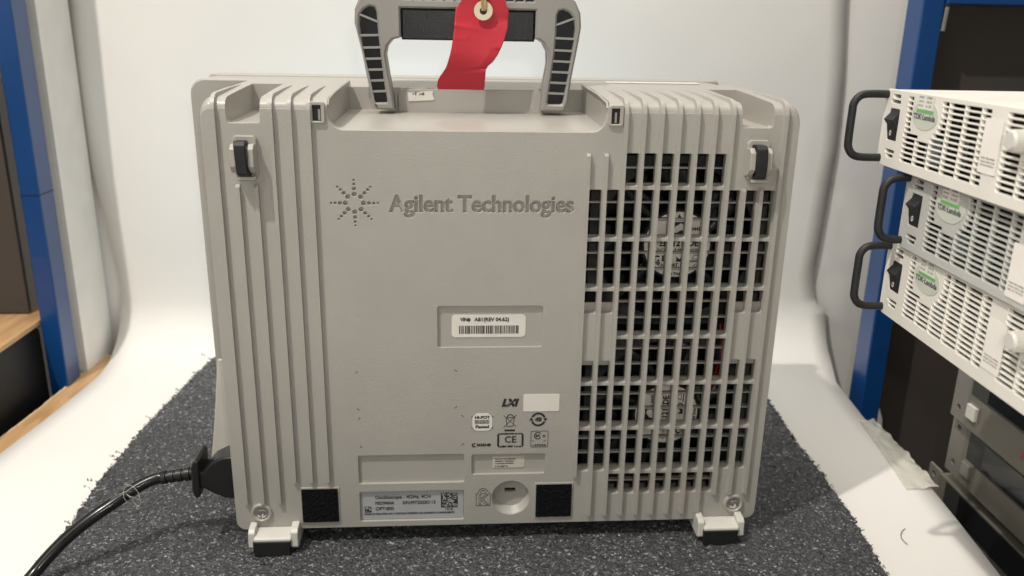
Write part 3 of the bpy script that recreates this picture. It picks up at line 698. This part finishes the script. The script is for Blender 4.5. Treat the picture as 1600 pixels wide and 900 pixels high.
# carrying handle
HY = 7.4; hd = None
outer = [(7.85, -.55), (7.62, .0), (7.37, 1.43), (6.87, 3.69), (6.66, 4.6), (6.70, 5.4), (7.0, 6.05), (7.6, 6.55), (8.5, 6.8), (18.6, 6.8), (19.5, 6.55), (20.1, 6.05), (20.42, 5.4), (20.5, 4.6), (20.38, 3.7), (20.0, 1.43), (19.85, .0), (19.6, -.55), (18.15, -.55), (18.2, .4), (18.52, 2.36), (18.48, 3.1), (18.2, 3.6), (17.9, 3.8), (17.66, 3.8), (17.67, 5.50), (9.43, 5.50), (9.44, 3.8), (8.9, 3.65), (8.6, 3.3), (8.47, 2.8), (8.6, 1.83), (8.85, .3), (8.95, -.55)]
ladL = [(7.70, .0), (7.42, 1.43), (7.10, 3.3), (6.95, 4.5), (7.0, 5.1), (7.25, 5.42), (7.6, 5.58), (7.88, 5.52), (8.0, 5.25), (8.06, 4.1), (8.16, 2.96), (8.34, 1.06), (8.52, .0), (8.45, -.12), (7.78, -.12)]
ladR = [(18.98, 5.25), (19.1, 5.52), (19.38, 5.58), (19.75, 5.42), (20.03, 5.1), (20.14, 4.5), (20.05, 3.5), (19.76, 1.43), (19.52, .0), (19.42, -.12), (18.62, -.12), (18.55, .0), (18.68, 1.06), (18.90, 2.96), (18.97, 4.1)]
tops = [rrect(9.6+.62*k, 9.6+.62*k+.5, 6.02, 6.26, .03) for k in range(13)]
gripcut = rrect(9.28, 17.75, 3.83, 5.56, .12)
hp_ = thing('carry', '', '', (13.5, 8, 0)) if False else None
mb = MB(); v, f = plate([outer, ladL, ladR]+tops, .8, .11, 3); mb.add(rear(v, HY+.8), f)
v, f = plate([[p for p in outer if p not in ((17.67, 5.50), (9.43, 5.50))]], .75, .16, 2); mb.add(rear(v, HY+1.75), f)
hd = build('carry_handle', mb, HND, osc, smooth=38)
mb = MB()
for lad in (ladL, ladR): 
    v, f = plate([[(p[0], p[1]) for p in lad]], .1); mb.add(rear(v, HY+.86), f)
v, f = plate([rrect(9.4, 17.9, 5.98, 6.30, .02)], .1); mb.add(rear(v, HY+.86), f)
build('pocket_floor', mb, LADDER, hd)
def lad_x(lad, z):
    xs = []
    for i in range(len(lad)):
        (xa, za), (xb, zb) = lad[i], lad[(i+1) % len(lad)]
        if (za-z)*(zb-z) < 0: xs.append(xa+(xb-xa)*(z-za)/(zb-za))
    return min(xs), max(xs)
for lad, sg in ((ladL, 1), (ladR, -1)):
    mb = MB()
    for z in (.55, 1.20, 1.85, 2.50, 3.16, 3.88):
        a, b_ = lad_x(lad, z); mb.prism([(a-.05, z-.07-.02*sg), (b_+.05, z-.07+.02*sg), (b_+.05, z+.07+.02*sg), (a-.05, z+.07-.02*sg)], HY+.06, HY+.82, 'y')
    a, b_ = (6.95, 8.05) if sg > 0 else (20.1, 18.95); mb.prism([(a, 5.02), (b_, 4.60), (b_, 4.74), (a, 5.16)], HY+.06, HY+.82, 'y')
    mb.box(min(lad_x(lad, 2)[0], lad_x(lad, .2)[0]), max(lad_x(lad, 2)[1], lad_x(lad, .2)[1]), HY+.80, HY+.85, .1, 4.9)
    build('leg_ribs', mb, HND, hd, bevel=.02)
mb = MB(); v, f = plate([rrect(9.48, 17.62, 3.66, 5.45, .06)], 1.9, .10, 2); mb.add(rear(v, HY+1.95), f)
build('grip', mb, GRIP, hd, smooth=40)
# handle mount block between the legs
mb = MB(); mb.prism([(9.10, -.85), (9.10, .38), (9.25, .58), (9.5, .64), (17.95, .68), (18.2, .60), (18.3, .42), (18.42, -.85)], 8.7, 11.2, 'y')
mt_ = build('handle_mount', mb, PLS, osc, bevel=.07)
mb = MB(); mb.add([(9.72, 8.66, .44), (10.3, 8.66, .40), (10.6, 8.64, .50), (11.34, 8.66, .54), (11.30, 8.66, .35), (11.41, 8.66, -.02), (10.9, 8.66, -.06), (9.76, 8.66, -.12)], [(0, 7, 6, 5, 4, 3, 2, 1)])
build('paper_sticker', mb, LABW, mt_, smooth=0, solid=.02)
mb = MB(); ptx = text_polys('-1 10', 10.05, .28, .16, .7, .02*FAT); v, f = plate(ptx, .01); mb.add(rear(v, 8.645), f); build('handwriting', mb, INK, mt_, smooth=0)
# clear tape over the mount, wrinkled
def tp(u, w_): return (9.3+2.1*u, 8.9+1.6*w_+.0, .66+.035*math.sin(u*9+w_*5)+rng.uniform(0, .015))
mb = MB(); mb.grid(tp, 12, 8); build('clear_tape', mb, CLEARW, mt_, smooth=60)
# pale barcode strip lying on the far top edge
mb = MB(); mb.box(23.0, 29.5, 11.4, 12.8, 1.03, 1.05); build('asset_strip', mb, LABW, osc, smooth=0)

# ================================================================== RED TAG
rt_ = thing('red_tag', 'crumpled red paper tag hanging by tan string from the carry handle', 'tag', (14.0, 6.9, 5.4))
rows = [(6.9, 13.35, 15.15), (6.35, 13.15, 15.65), (6.0, 13.12, 15.72), (5.48, 12.77, 15.97), (4.95, 12.72, 15.97), (4.4, 12.68, 15.93), (3.79, 12.6, 15.75), (3.3, 12.52, 15.55), (2.85, 12.42, 15.33), (2.45, 12.3, 15.05), (2.2, 12.22, 14.75), (1.98, 12.12, 14.62), (1.6, 11.85, 14.6), (1.29, 11.67, 14.58), (.94, 11.60, 14.58), (.70, 11.65, 14.55)]
nz = len(rows)
def tagf(u, w_):
    k = u*(nz-1); i = min(int(k), nz-2); t = k-i; z = rows[i][0]*(1-t)+rows[i+1][0]*t; a = rows[i][1]*(1-t)+rows[i+1][1]*t; b_ = rows[i][2]*(1-t)+rows[i+1][2]*t
    x = a+(b_-a)*w_
    y = 6.85+.10*math.sin(w_*3.1)+.12*math.sin(z*1.3+w_*2)
    y += -.08*math.exp(-((z-4.55+.45*w_)/.10)**2)*(1-w_)*.8 + .10*math.exp(-((z-4.9)/.3)**2)*w_ - .03*math.exp(-((z-3.8)/.06)**2)*(1 if w_ < .3 else 0)
    y += .05*math.exp(-((z-1.75-.3*w_)/.10)**2)
    if z < 3.0: y += (3.0-z)**2*.17
    if w_ > .8 and 2.0 < z < 3.2: y += (w_-.8)*.5
    return (x, y, z)
mb = MB(); mb.grid(tagf, 90, 40)
build('tag_paper', mb, RED, rt_, smooth=80, solid=.02)
gy = 6.78
rplate('reinforcing_ring', [circ(14.43, 5.42, .56, 36), circ(14.43, 5.40, .22, 24)], gy, .03, GROM, rt_)
rplate('tag_hole', [circ(14.43, 5.40, .225, 24)], gy-.002, .012, DARKI, rt_, smooth=0)
mb = MB()
for dx in (-.12, -.03, .06, .13): mb.tube([(14.45+dx*.7, gy-.02, 5.42), (14.45+dx, gy-.10, 5.62), (14.43+dx, gy-.10, 6.2), (14.43+dx*1.1, gy+.1, 6.9), (14.43+dx, 7.6, 7.05), (14.43+dx, 8.8, 6.95)], .045, 8)
build('string', mb, STR, rt_)

# ================================================================== POWER CORD
pc = thing('mains_lead', 'black power cord drooping across the foam mat, wrapped in a bit of clear plastic', 'power cord', (-3, 1.2, mt))
P0 = Vector((0, 1.25, -22.0)); pz = -22.25
mb = MB(); mb.prism([(-.6, -20.75), (-1.5, -20.8), (-2.2, -21.15), (-2.75, -21.75), (-3.05, -21.75), (-3.05, -22.95), (-2.75, -22.9), (-2.2, -23.25), (-1.5, -23.6), (-.6, -23.65)], .35, 2.1, 'y')
build('plug', mb, PLUG, pc, bevel=.28, smooth=50)
mb = MB(); mb.prism([(-2.85, -20.95), (-3.15, -20.85), (-3.35, -21.3), (-3.4, -22.9), (-3.25, -23.5), (-2.95, -23.35)], .15, 2.3, 'y'); build('plug_collar', mb, PLUG, pc, bevel=.12)
mb = MB(); base = Vector((-3.25, 1.2, -22.2)); d_ = Vector((-1, -.05, -.12)).normalized(); pr = [(.0, 0), (.46, 0)]
h_ = 0
for k in range(4): pr += [(.46-.02*k, h_), (.46-.02*k, h_+.3), (.33, h_+.32), (.33, h_+.46)]; h_ += .48
pr += [(.44, h_), (.40, h_+.3), (0, h_+.3)]
mb.lathe(pr, base, d_, 24); build('strain_relief', mb, PLUG, pc)
path = [(-3.6, 1.2, -22.25), (-5.27, 1.15, -22.45), (-5.9, 1.0, -22.52), (-6.6, .65, -22.72), (-7.2, .2, -22.98), (-7.9, -.4, -23.3), (-8.7, -1.0, -23.68), (-9.5, -1.55, -24.15), (-10.3, -2.1, -24.75), (-11.0, -2.8, -25.4), (-11.5, -3.5, -25.95), (-11.9, -4.5, -26.35), (-12.1, -6, -26.5), (-12.1, -9, -26.5), (-11.6, -14, -26.5), (-10, -22, -26.5)]
def smooth_path(p, n=6):
    out = []
    for i in range(len(p)-1):
        a, b_, c_, e_ = [Vector(p[max(0, min(len(p)-1, k))]) for k in (i-1, i, i+1, i+2)]
        for k in range(n):
            t = k/n; out.append(.5*((2*b_)+(-a+c_)*t+(2*a-5*b_+4*c_-e_)*t*t+(-a+3*b_-3*c_+e_)*t**3))
    out.append(Vector(p[-1])); return out
sp = smooth_path(path); mb = MB(); mb.tube(sp, .37, 16); build('cable', mb, CORD, pc, smooth=60)
mb = MB()
for k in range(7):
    c_ = Vector((-7.2-rng.uniform(-.35, .5), .2-rng.uniform(-.2, .45), -22.98-rng.uniform(-.15, .25))); ax = Vector((-.7+rng.normal(0, .5), -.55+rng.normal(0, .4), -.4+rng.normal(0, .4))).normalized(); a = ax.orthogonal().normalized(); b_ = ax.cross(a); r_ = rng.uniform(.42, .75)
    mb.tube([c_+(a*math.cos(t)+b_*math.sin(t)*rng.uniform(.95, 1.1))*r_ for t in np.linspace(0, rng.uniform(3.5, 6.2), 22)], .014, 5)
build('plastic_wrap', mb, CLEAR, pc)

# ================================================================== LEFT RACK
o = build('rack_post', MB().box(-24.25, -22.62, 27, 29.6, -90, 40), BLUE, org=(-23.4, 28, -90), bevel=.12)
lp = o; tag(o, 'blue steel rack post on the left, beside the white foam boards', 'rack post')
mb = MB(); mb.box(-24.27, -22.60, 26.96, 27.02, -9.92, -9.86); mb.box(-22.63, -22.58, 27.0, 29.6, -9.9, -9.84); build('joint_line', mb, DARKI, lp)
for k in range(4):
    x = -23.45+.27*k; tp_ = -24.0; mb = MB()
    l_, r_ = x+.0, x+.25; y0 = 30.6+.05*rng.random(); hh = 14+rng.uniform(-1, 1)
    mb.add([(l_, y0, zt), (r_, y0, zt), (r_+.35, 36.2, zt), (l_+.35, 36.2, zt), (l_+.0, y0, hh), (r_+.0, y0, hh), (r_+.35, 36.2, hh), (l_+.35, 36.2, hh)], [(0, 3, 2, 1), (4, 5, 6, 7), (0, 1, 5, 4), (1, 2, 6, 5), (2, 3, 7, 6), (3, 0, 4, 7)])
    o = build('foam_board', mb, FOAMB, org=(x+.1, 33, zt), bevel=.03)
    tag(o, ['white foam board nearest the blue post in the stack on the left', 'second white foam board out from the blue post on the left', 'third white foam board out from the blue post on the left', 'white foam board facing the paper backdrop, last of the left stack'][k], 'foam board', 'white foam boards stacked beside the left post')
mb = MB(); mb.box(-60, -26.1, 29.0, 29.5, -21.1, 2.2); o = build('side_panel', mb, BROWN, org=(-40, 29, -21)); tag(o, 'taupe panel standing on the wooden shelf behind the left blue post', 'panel')
mb = MB(); mb.box(-60, -24.3, 28.0, 31, 2.4, 40); o = build('rack_crossplate', mb, BLUE, org=(-40, 29, 2), bevel=.1); tag(o, 'dark blue steel plate at the top left corner behind the post', 'rack plate')
mb = MB(); v, f = plate([[(-60, 5), (-24.5, 5), (-24.4, 30.9), (-27.8, 31.2), (-60, 31.2)]], .35); mb.add([(p[0], p[1], -21.3+p[2]-.35) for p in v], f)
o = build('wood_shelf', mb, WOOD, org=(-30, 20, -21.5), smooth=0); tag(o, 'plywood shelf fixed to the left blue post', 'shelf')
mb = MB(); v, f = plate([[(27.6, -40)]+[(27.6-.7*(1-math.cos(R(a))), -22.6+.7*math.sin(R(a))) for a in (0, 30, 60, 90)]+[(5, -21.9), (5, -40)]], 12, .1, 1)
mb.add([(-24.75-p[2], p[0], p[1]) for p in v], [q[::-1] for q in f]); o = build('black_case', mb, BLKBOX, org=(-30, 20, -40)); tag(o, 'black instrument case with a rounded corner under the left plywood shelf', 'instrument case')

# ================================================================== RIGHT RACK
o = build('rack_post', MB().box(51.5, 53.4, 24.4, 27.0, -90, 40), BLUE, org=(52.4, 25, -90), bevel=.14); tag(o, 'blue steel rack post on the right behind the stacked power supplies', 'rack post')
o = build('rack_beam', MB().box(53.45, 110, 24.2, 26.5, 7.0, 11), BLUE, org=(70, 25, 7), bevel=.12); tag(o, 'horizontal blue rack beam at the top right corner', 'rack beam')
mb = MB(); v, f = plate([[(54.1, 11.5), (54.0, 1.6), (53.7, 1.0), (53.7, -26.5), (56.2, -33), (57.5, -60), (140, -60), (140, 11.5)]], .4); mb.add(rear(v, 28.4), f)
o = build('back_panel', mb, BROWN, org=(70, 28, -60), smooth=0); tag(o, 'taupe board closing the back of the right rack', 'panel')
o = build('hang_rod', MB().tube([(55.4, 27.4, 6.9), (55.3, 27.4, 4.9)], .16, 10), FOAMB, org=(55.4, 27.4, 5)); tag(o, 'short white rod hanging below the blue beam at top right', 'rod')

PY = R(2.7); PE = Vector((-math.sin(PY), -math.cos(PY), 0)); PN = Vector((-math.cos(PY), math.sin(PY), 0)); PZ = Vector((0, 0, 1))
def psu(org, H, labtxt, m, hand, labpos, stickers=True):
    O = Vector(org)
    root = thing('power_supply', labtxt, 'power supply', tuple(O+PE*8-PZ*H-PN*6), 'bench power supplies stacked in the right rack')
    def W3(v): return [tuple(O+PE*p[0]+PZ*p[1]+PN*p[2]) for p in v]      # x along face, y up (negative down), z out
    def pp(name, polys, z0, t, mm, par=root, bev=0, **kw):
        v, f = plate(polys, t, bev, 1); mb = MB(); mb.add(W3([(p[0], p[1], p[2]+z0) for p in v]), f); return build(name, mb, mm, par, **kw)
    def bxx(name, x0, x1, y0, y1, z0, z1, mm, par=root, **kw):
        mb = MB(); mb.box(x0, x1, y0, y1, z0, z1); mb.v = W3(mb.v); mb.f = [q for q in mb.f]; return build(name, mb, mm, par, **kw)
    L = 19.0 if True else 0
    sl = []
    def slot(a, b_, h_, cut=0): 
        y1, y0 = -h_+.083, -h_-.083
        sl.append([(a+cut+.03, y1), (b_-.04, y1), (b_, y1-.04), (b_, y0+.04), (b_-.04, y0), (a+cut+.10, y0), (a, y0+.1), (a, y1-.03)] if b_-a > .3 else rrect(a, b_, y0, y1, .06, 2))
    for k in range(13):
        h_ = .30+.245*k; 
        if h_ > H-.35: break
        sh = .09*k*.0
        if k < 7: slot(2.2, 2.72+.03*max(0, k-5)*4, h_)
        la = [5.35, 5.45, 5.45, 5.4, 5.3, 5.2, 4.9, 4.5][k] if k < 8 else 2.15
        if k == 7: slot(2.15, 3.6, h_)
        G = [2.15, 3.42, 4.70, 5.97, 7.25, 8.52, 9.25]
        for a, b_ in zip(G[:-1], G[1:]):
            a = max(a+.03, la)
            if b_-.03-a > .2: slot(a, b_-.03, h_)
        if k > 0 or True:
            x = 10.35
            while x < 16.8:
                if not (11.2 < x < 12.0 and .6 < h_ < 1.9): slot(x, min(x+1.2, 17), h_)
                x += 1.26
    for h_, a, b_ in ((.31, .6, 1.38), (.58, .45, 1.45), (3.02, .5, 1.5), (3.25, .68, 1.42)):
        if h_ < H-.2: slot(a, b_, h_)
    outl_ = rrect(0, L, -H, 0, .05, 2)
    sw = rrect(.5, 1.5, -2.48, -.92, .05, 2)
    pp('front_panel', [outl_, sw]+sl, -.16, .18, m, bev=.02)
    bxx('case', .45, L, -H+.04, -.02, -34, -.18, m, bevel=.05, smooth=0) if False else None
    mb = MB()
    for (x0, x1, y0, y1, z0, z1) in ((.3, L-.3, -.10, -.02, -30, -.17), (.3, L-.3, -H+.02, -H+.10, -30, -.17), (.3, .40, -H+.1, -.1, -30, -.17), (L-.4, L-.3, -H+.1, -.1, -30, -.17)): mb.box(x0, x1, y0, y1, z0, z1)
    mb.v = W3(mb.v); build('case', mb, m, root, smooth=0)
    mb = MB(); mb.box(.42, L-.42, -H+.12, -.12, -1.3, -1.0)
    for x in (5.0, 7.3, 13): mb.box(x, x+1.1, -H+.3, -.5, -1.0, -.5)
    mb.v = W3(mb.v); build('inner_parts', mb, DARKI, root, smooth=0)
    for bx_ in ((3.3, 4.6, -3.2, -2.05, -.9, -.6), (5.6, 6.4, -3.1, -1.8, -.9, -.6), (10.6, 12.2, -2.9, -.3, -1.0, -.6)):
        mb = MB(); mb.box(*bx_); mb.v = W3(mb.v); build('pale_board', mb, LBLUE, root, smooth=0)
    # rack ear and gusset at the far end
    mb = MB(); mb.prism([(-.25, -H+.1), (-.25, -.3), (-.05, -.05), (-.02, -.05), (-.02, -H+.1)], -.5, .02, 'z'); mb.v = W3(mb.v)
    mb2 = MB(); mb2.add([(-.02, -.15, -.1), (-.02, -H+.4, -.1), (-.9, -H+.5, -2.6), (-.35, -.6, -1.2)], [(0, 1, 2, 3)]); mb2.v = W3(mb2.v)
    build('rack_ear', mb, m, root, bevel=.04); build('ear_gusset', mb2, m, root, solid=.08)
    # handle
    hx, hz, r_ = hand
    pts_ = [(.02, -.28, -.2), (.02, -.28, hz-.75), (.02, -.40, hz-.28), (.02, -.75, hz-.03), (.02, -1.2, hz), (.02, -H+1.15, hz), (.02, -H+.75, hz-.08), (.02, -H+.45, hz-.33), (.02, -H+.33, hz-.8), (.02, -H+.33, -.2)]
    pts_ = [tuple(p) for p in smooth_path([(x+hx, y, z) for x, y, z in pts_], 5)]
    mb = MB(); mb.tube(W3(pts_), r_, 14); build('pull_handle', mb, BLK, root, smooth=60)
    # rocker switch
    mb = MB(); mb.prism([(-2.46, -.3), (-.94, -.3), (-.94, .02), (-1.15, .06), (-1.45, .34), (-1.7, .14), (-2.4, .02), (-2.46, .0)], .56, 1.44, 'x'); mb.v = W3(mb.v)
    sw_ = build('power_switch', mb, BLK, root, bevel=.03)
    pp('switch_mark', [circ(1.0, -2.1, .10, 14, .13), circ(1.0, -2.1, .06, 12, .09)], .10, .01, LABW, sw_, smooth=0)
    # badge, sticker and knob
    bd = pp('badge', [circ(4.0, -.95, 1.18, 36, .68)], .022, .02, LOGOB, smooth=0)
    pp('badge_print', text_polys('TDK·Lambda', 2.98, -1.16, .24, 2.0, .016*FAT), .043, .008, INKG, bd, smooth=0)
    if stickers:
        st = pp('calibration_sticker', [[(3.25, -.70), (4.65, -.70), (4.65, -.03), (3.25, -.03)]], .045, .01, LABW, smooth=0)
        pp('green_band', [[(3.2, -.86), (4.75, -.86), (4.75, -.70), (3.2, -.70)]], .046, .01, GREEN, st, smooth=0)
        pl_ = []
        for k, (t1, t2) in enumerate((('BY DATE', '12/2024'), ('S/N', '345-01'), ('DUE', '5-22'))): pl_ += text_polys(t1, 3.32, -.2-.19*k, .09, .42)+text_polys(t2, 4.0, -.2-.19*k, .10, .5)
        pp('sticker_print', pl_, .056, .006, INKG, st, smooth=0)
    a, h_ = labpos
    tgx = [(a, -h_), (a+1.25, -h_+.02), (a+1.27, -h_-2.28), (a+.15, -h_-2.25)]
    lb_ = pp('asset_label', [rrect(a, a+1.28, -h_-2.2, -h_, .07, 3)], .045, .012, FOAMB, smooth=0)
    pl_ = []
    for k, t1 in enumerate(('Model: TDK-LAMBDA', 'Model: GEN 6-200', 'S/N: LOC-WH102-3')): pl_ += text_polys(t1, a+.14, -h_-1.62-.14*k, .075, 1.0)
    pp('label_print', pl_, .058, .006, INKG, lb_, smooth=0)
    mb = MB(); ncy = 24; c0 = O+PE*(11.7)-PZ*1.15
    pr_ = [(.45, 0), (.45, .12), (.40, .14), (.40, .58), (.33, .66), (0, .66)]
    mb.lathe(pr_, c0, PN, 36); kb = build('knob', mb, CREAM, root)
    mb = MB(); a1 = PN.orthogonal().normalized(); b1 = PN.cross(a1)
    for k in range(26):
        t = 2*math.pi*k/26; dd = a1*math.cos(t)+b1*math.sin(t); mb.tube([c0+dd*.40+PN*.15, c0+dd*.40+PN*.56], .028, 5)
    build('knurling', mb, CREAM, kb)
    return root
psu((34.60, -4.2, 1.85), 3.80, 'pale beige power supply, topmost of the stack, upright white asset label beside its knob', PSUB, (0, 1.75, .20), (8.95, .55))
psu((34.95, -6.8, -1.97), 3.72, 'greyer power supply in the middle of the stack, directly under the top one', PSUD, (0, 1.25, .20), (9.0, 1.25))
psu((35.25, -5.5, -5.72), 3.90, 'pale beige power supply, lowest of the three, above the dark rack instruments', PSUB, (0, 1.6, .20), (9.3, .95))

def instr(org, H, lab, m, earw, btn, dark, brand=False, lens=None):
    K = 1.27; O = Vector(org); root = thing('rack_instrument', lab, 'rack instrument', tuple(O+PE*6-PZ*H-PN*6), 'rack instruments on the right below the power supplies')
    def W3(v): return [tuple(O+(PE*p[0]+PZ*p[1]+PN*p[2])*K) for p in v]
    def pp(name, polys, z0, t, mm, par=root, bev=0, **kw):
        v, f = plate(polys, t, bev, 1); mb = MB(); mb.add(W3([(p[0], p[1], p[2]+z0) for p in v]), f); return build(name, mb, mm, par, **kw)
    pp('rack_ear', [rrect(-earw, -.05, -H, -.0, .08), circ(-earw*.55, -.55, .2, 16, .17), circ(-earw*.55, -H+.75, .2, 16, .17)], -.1, .14, DKE, bev=.02)
    mb = MB(); mb.box(0, 20, -H+.03, -.03, -24, .15); mb.v = W3(mb.v); build('case', mb, m, root, bevel=.06)
    d0, d1 = dark
    st = pp('display_strip', [rrect(d0, 18, -1.9, -.12, .05)], .15, .02, CHAR, smooth=0); pp('display_glass', [rrect(d0+1.6, 17, -1.75, -.2, .04)], .175, .02, SCR, st, smooth=0)
    if btn:
        mb = MB(); mb.box(btn-.08, btn+.93, -H+.72, -H+1.72, .14, .2); mb.v = W3(mb.v); bt = build('button_frame', mb, DKE, root)
        mb = MB(); mb.box(btn, btn+.85, -H+.8, -H+1.62, .2, .42); mb.v = W3(mb.v); build('push_button', mb, CREAM if brand else DKE, bt, bevel=.05)
    if brand:
        br = pp('brand_print', text_polys('A', 5.3, -H+.75, .5, .36, .03*FAT), .152, .008, REDI, smooth=0); pp('brand_letters', text_polys('xitest', 5.72, -H+.75, .38, 1.5, .015*FAT), .152, .008, INKG, br, smooth=0)
    if lens:
        mb = MB(); mb.lathe([(.5, 0), (.5, .6), (.43, .75), (0, .75)], O+(PE*lens-PZ*(H-1.3)+PN*.15)*K, PN, 24); build('round_knob', mb, DKE, root)
    return root
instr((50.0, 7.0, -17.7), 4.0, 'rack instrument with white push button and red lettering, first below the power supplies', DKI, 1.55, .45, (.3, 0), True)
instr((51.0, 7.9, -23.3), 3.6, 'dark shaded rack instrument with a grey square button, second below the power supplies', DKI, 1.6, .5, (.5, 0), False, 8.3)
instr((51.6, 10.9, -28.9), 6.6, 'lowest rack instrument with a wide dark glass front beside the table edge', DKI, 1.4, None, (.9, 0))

# crumpled tape holding the paper, hair and specks
def tapef(u, w_):
    x = 45.9+interp(u, [0, 1], [0.9, 2.8])*1+w_*-1.4+0; y = 17.3-11.2*u
    x = interp(u, [0, .5, 1], [48.9, 48.7, 48.3])-2.5*(1-w_)*(.5+.5*u)
    return (x, y, zt+.14+.30*abs(math.sin(u*11+w_*5+math.sin(u*23)))*(.25+w_)*.6+.07*rng.random()+.35*max(0, w_-.75)*math.sin(u*9)**2)
mb = MB(); mb.grid(tapef, 40, 14); o = build('tape_strip', mb, CLEARW, org=(47.5, 12, zt), smooth=60); tag(o, 'crumpled translucent tape along the right edge of the white paper', 'tape')
mb = MB(); mb.tube(smooth_path([(42.3, -.6, zt+.12), (42.25, .1, zt+.16), (42.6, .75, zt+.2), (43.1, 1.2, zt+.14)]), .022, 5); o = build('hair', mb, INK, org=(42.6, .3, zt)); tag(o, 'thin dark hair lying on the white paper at lower right', 'hair')
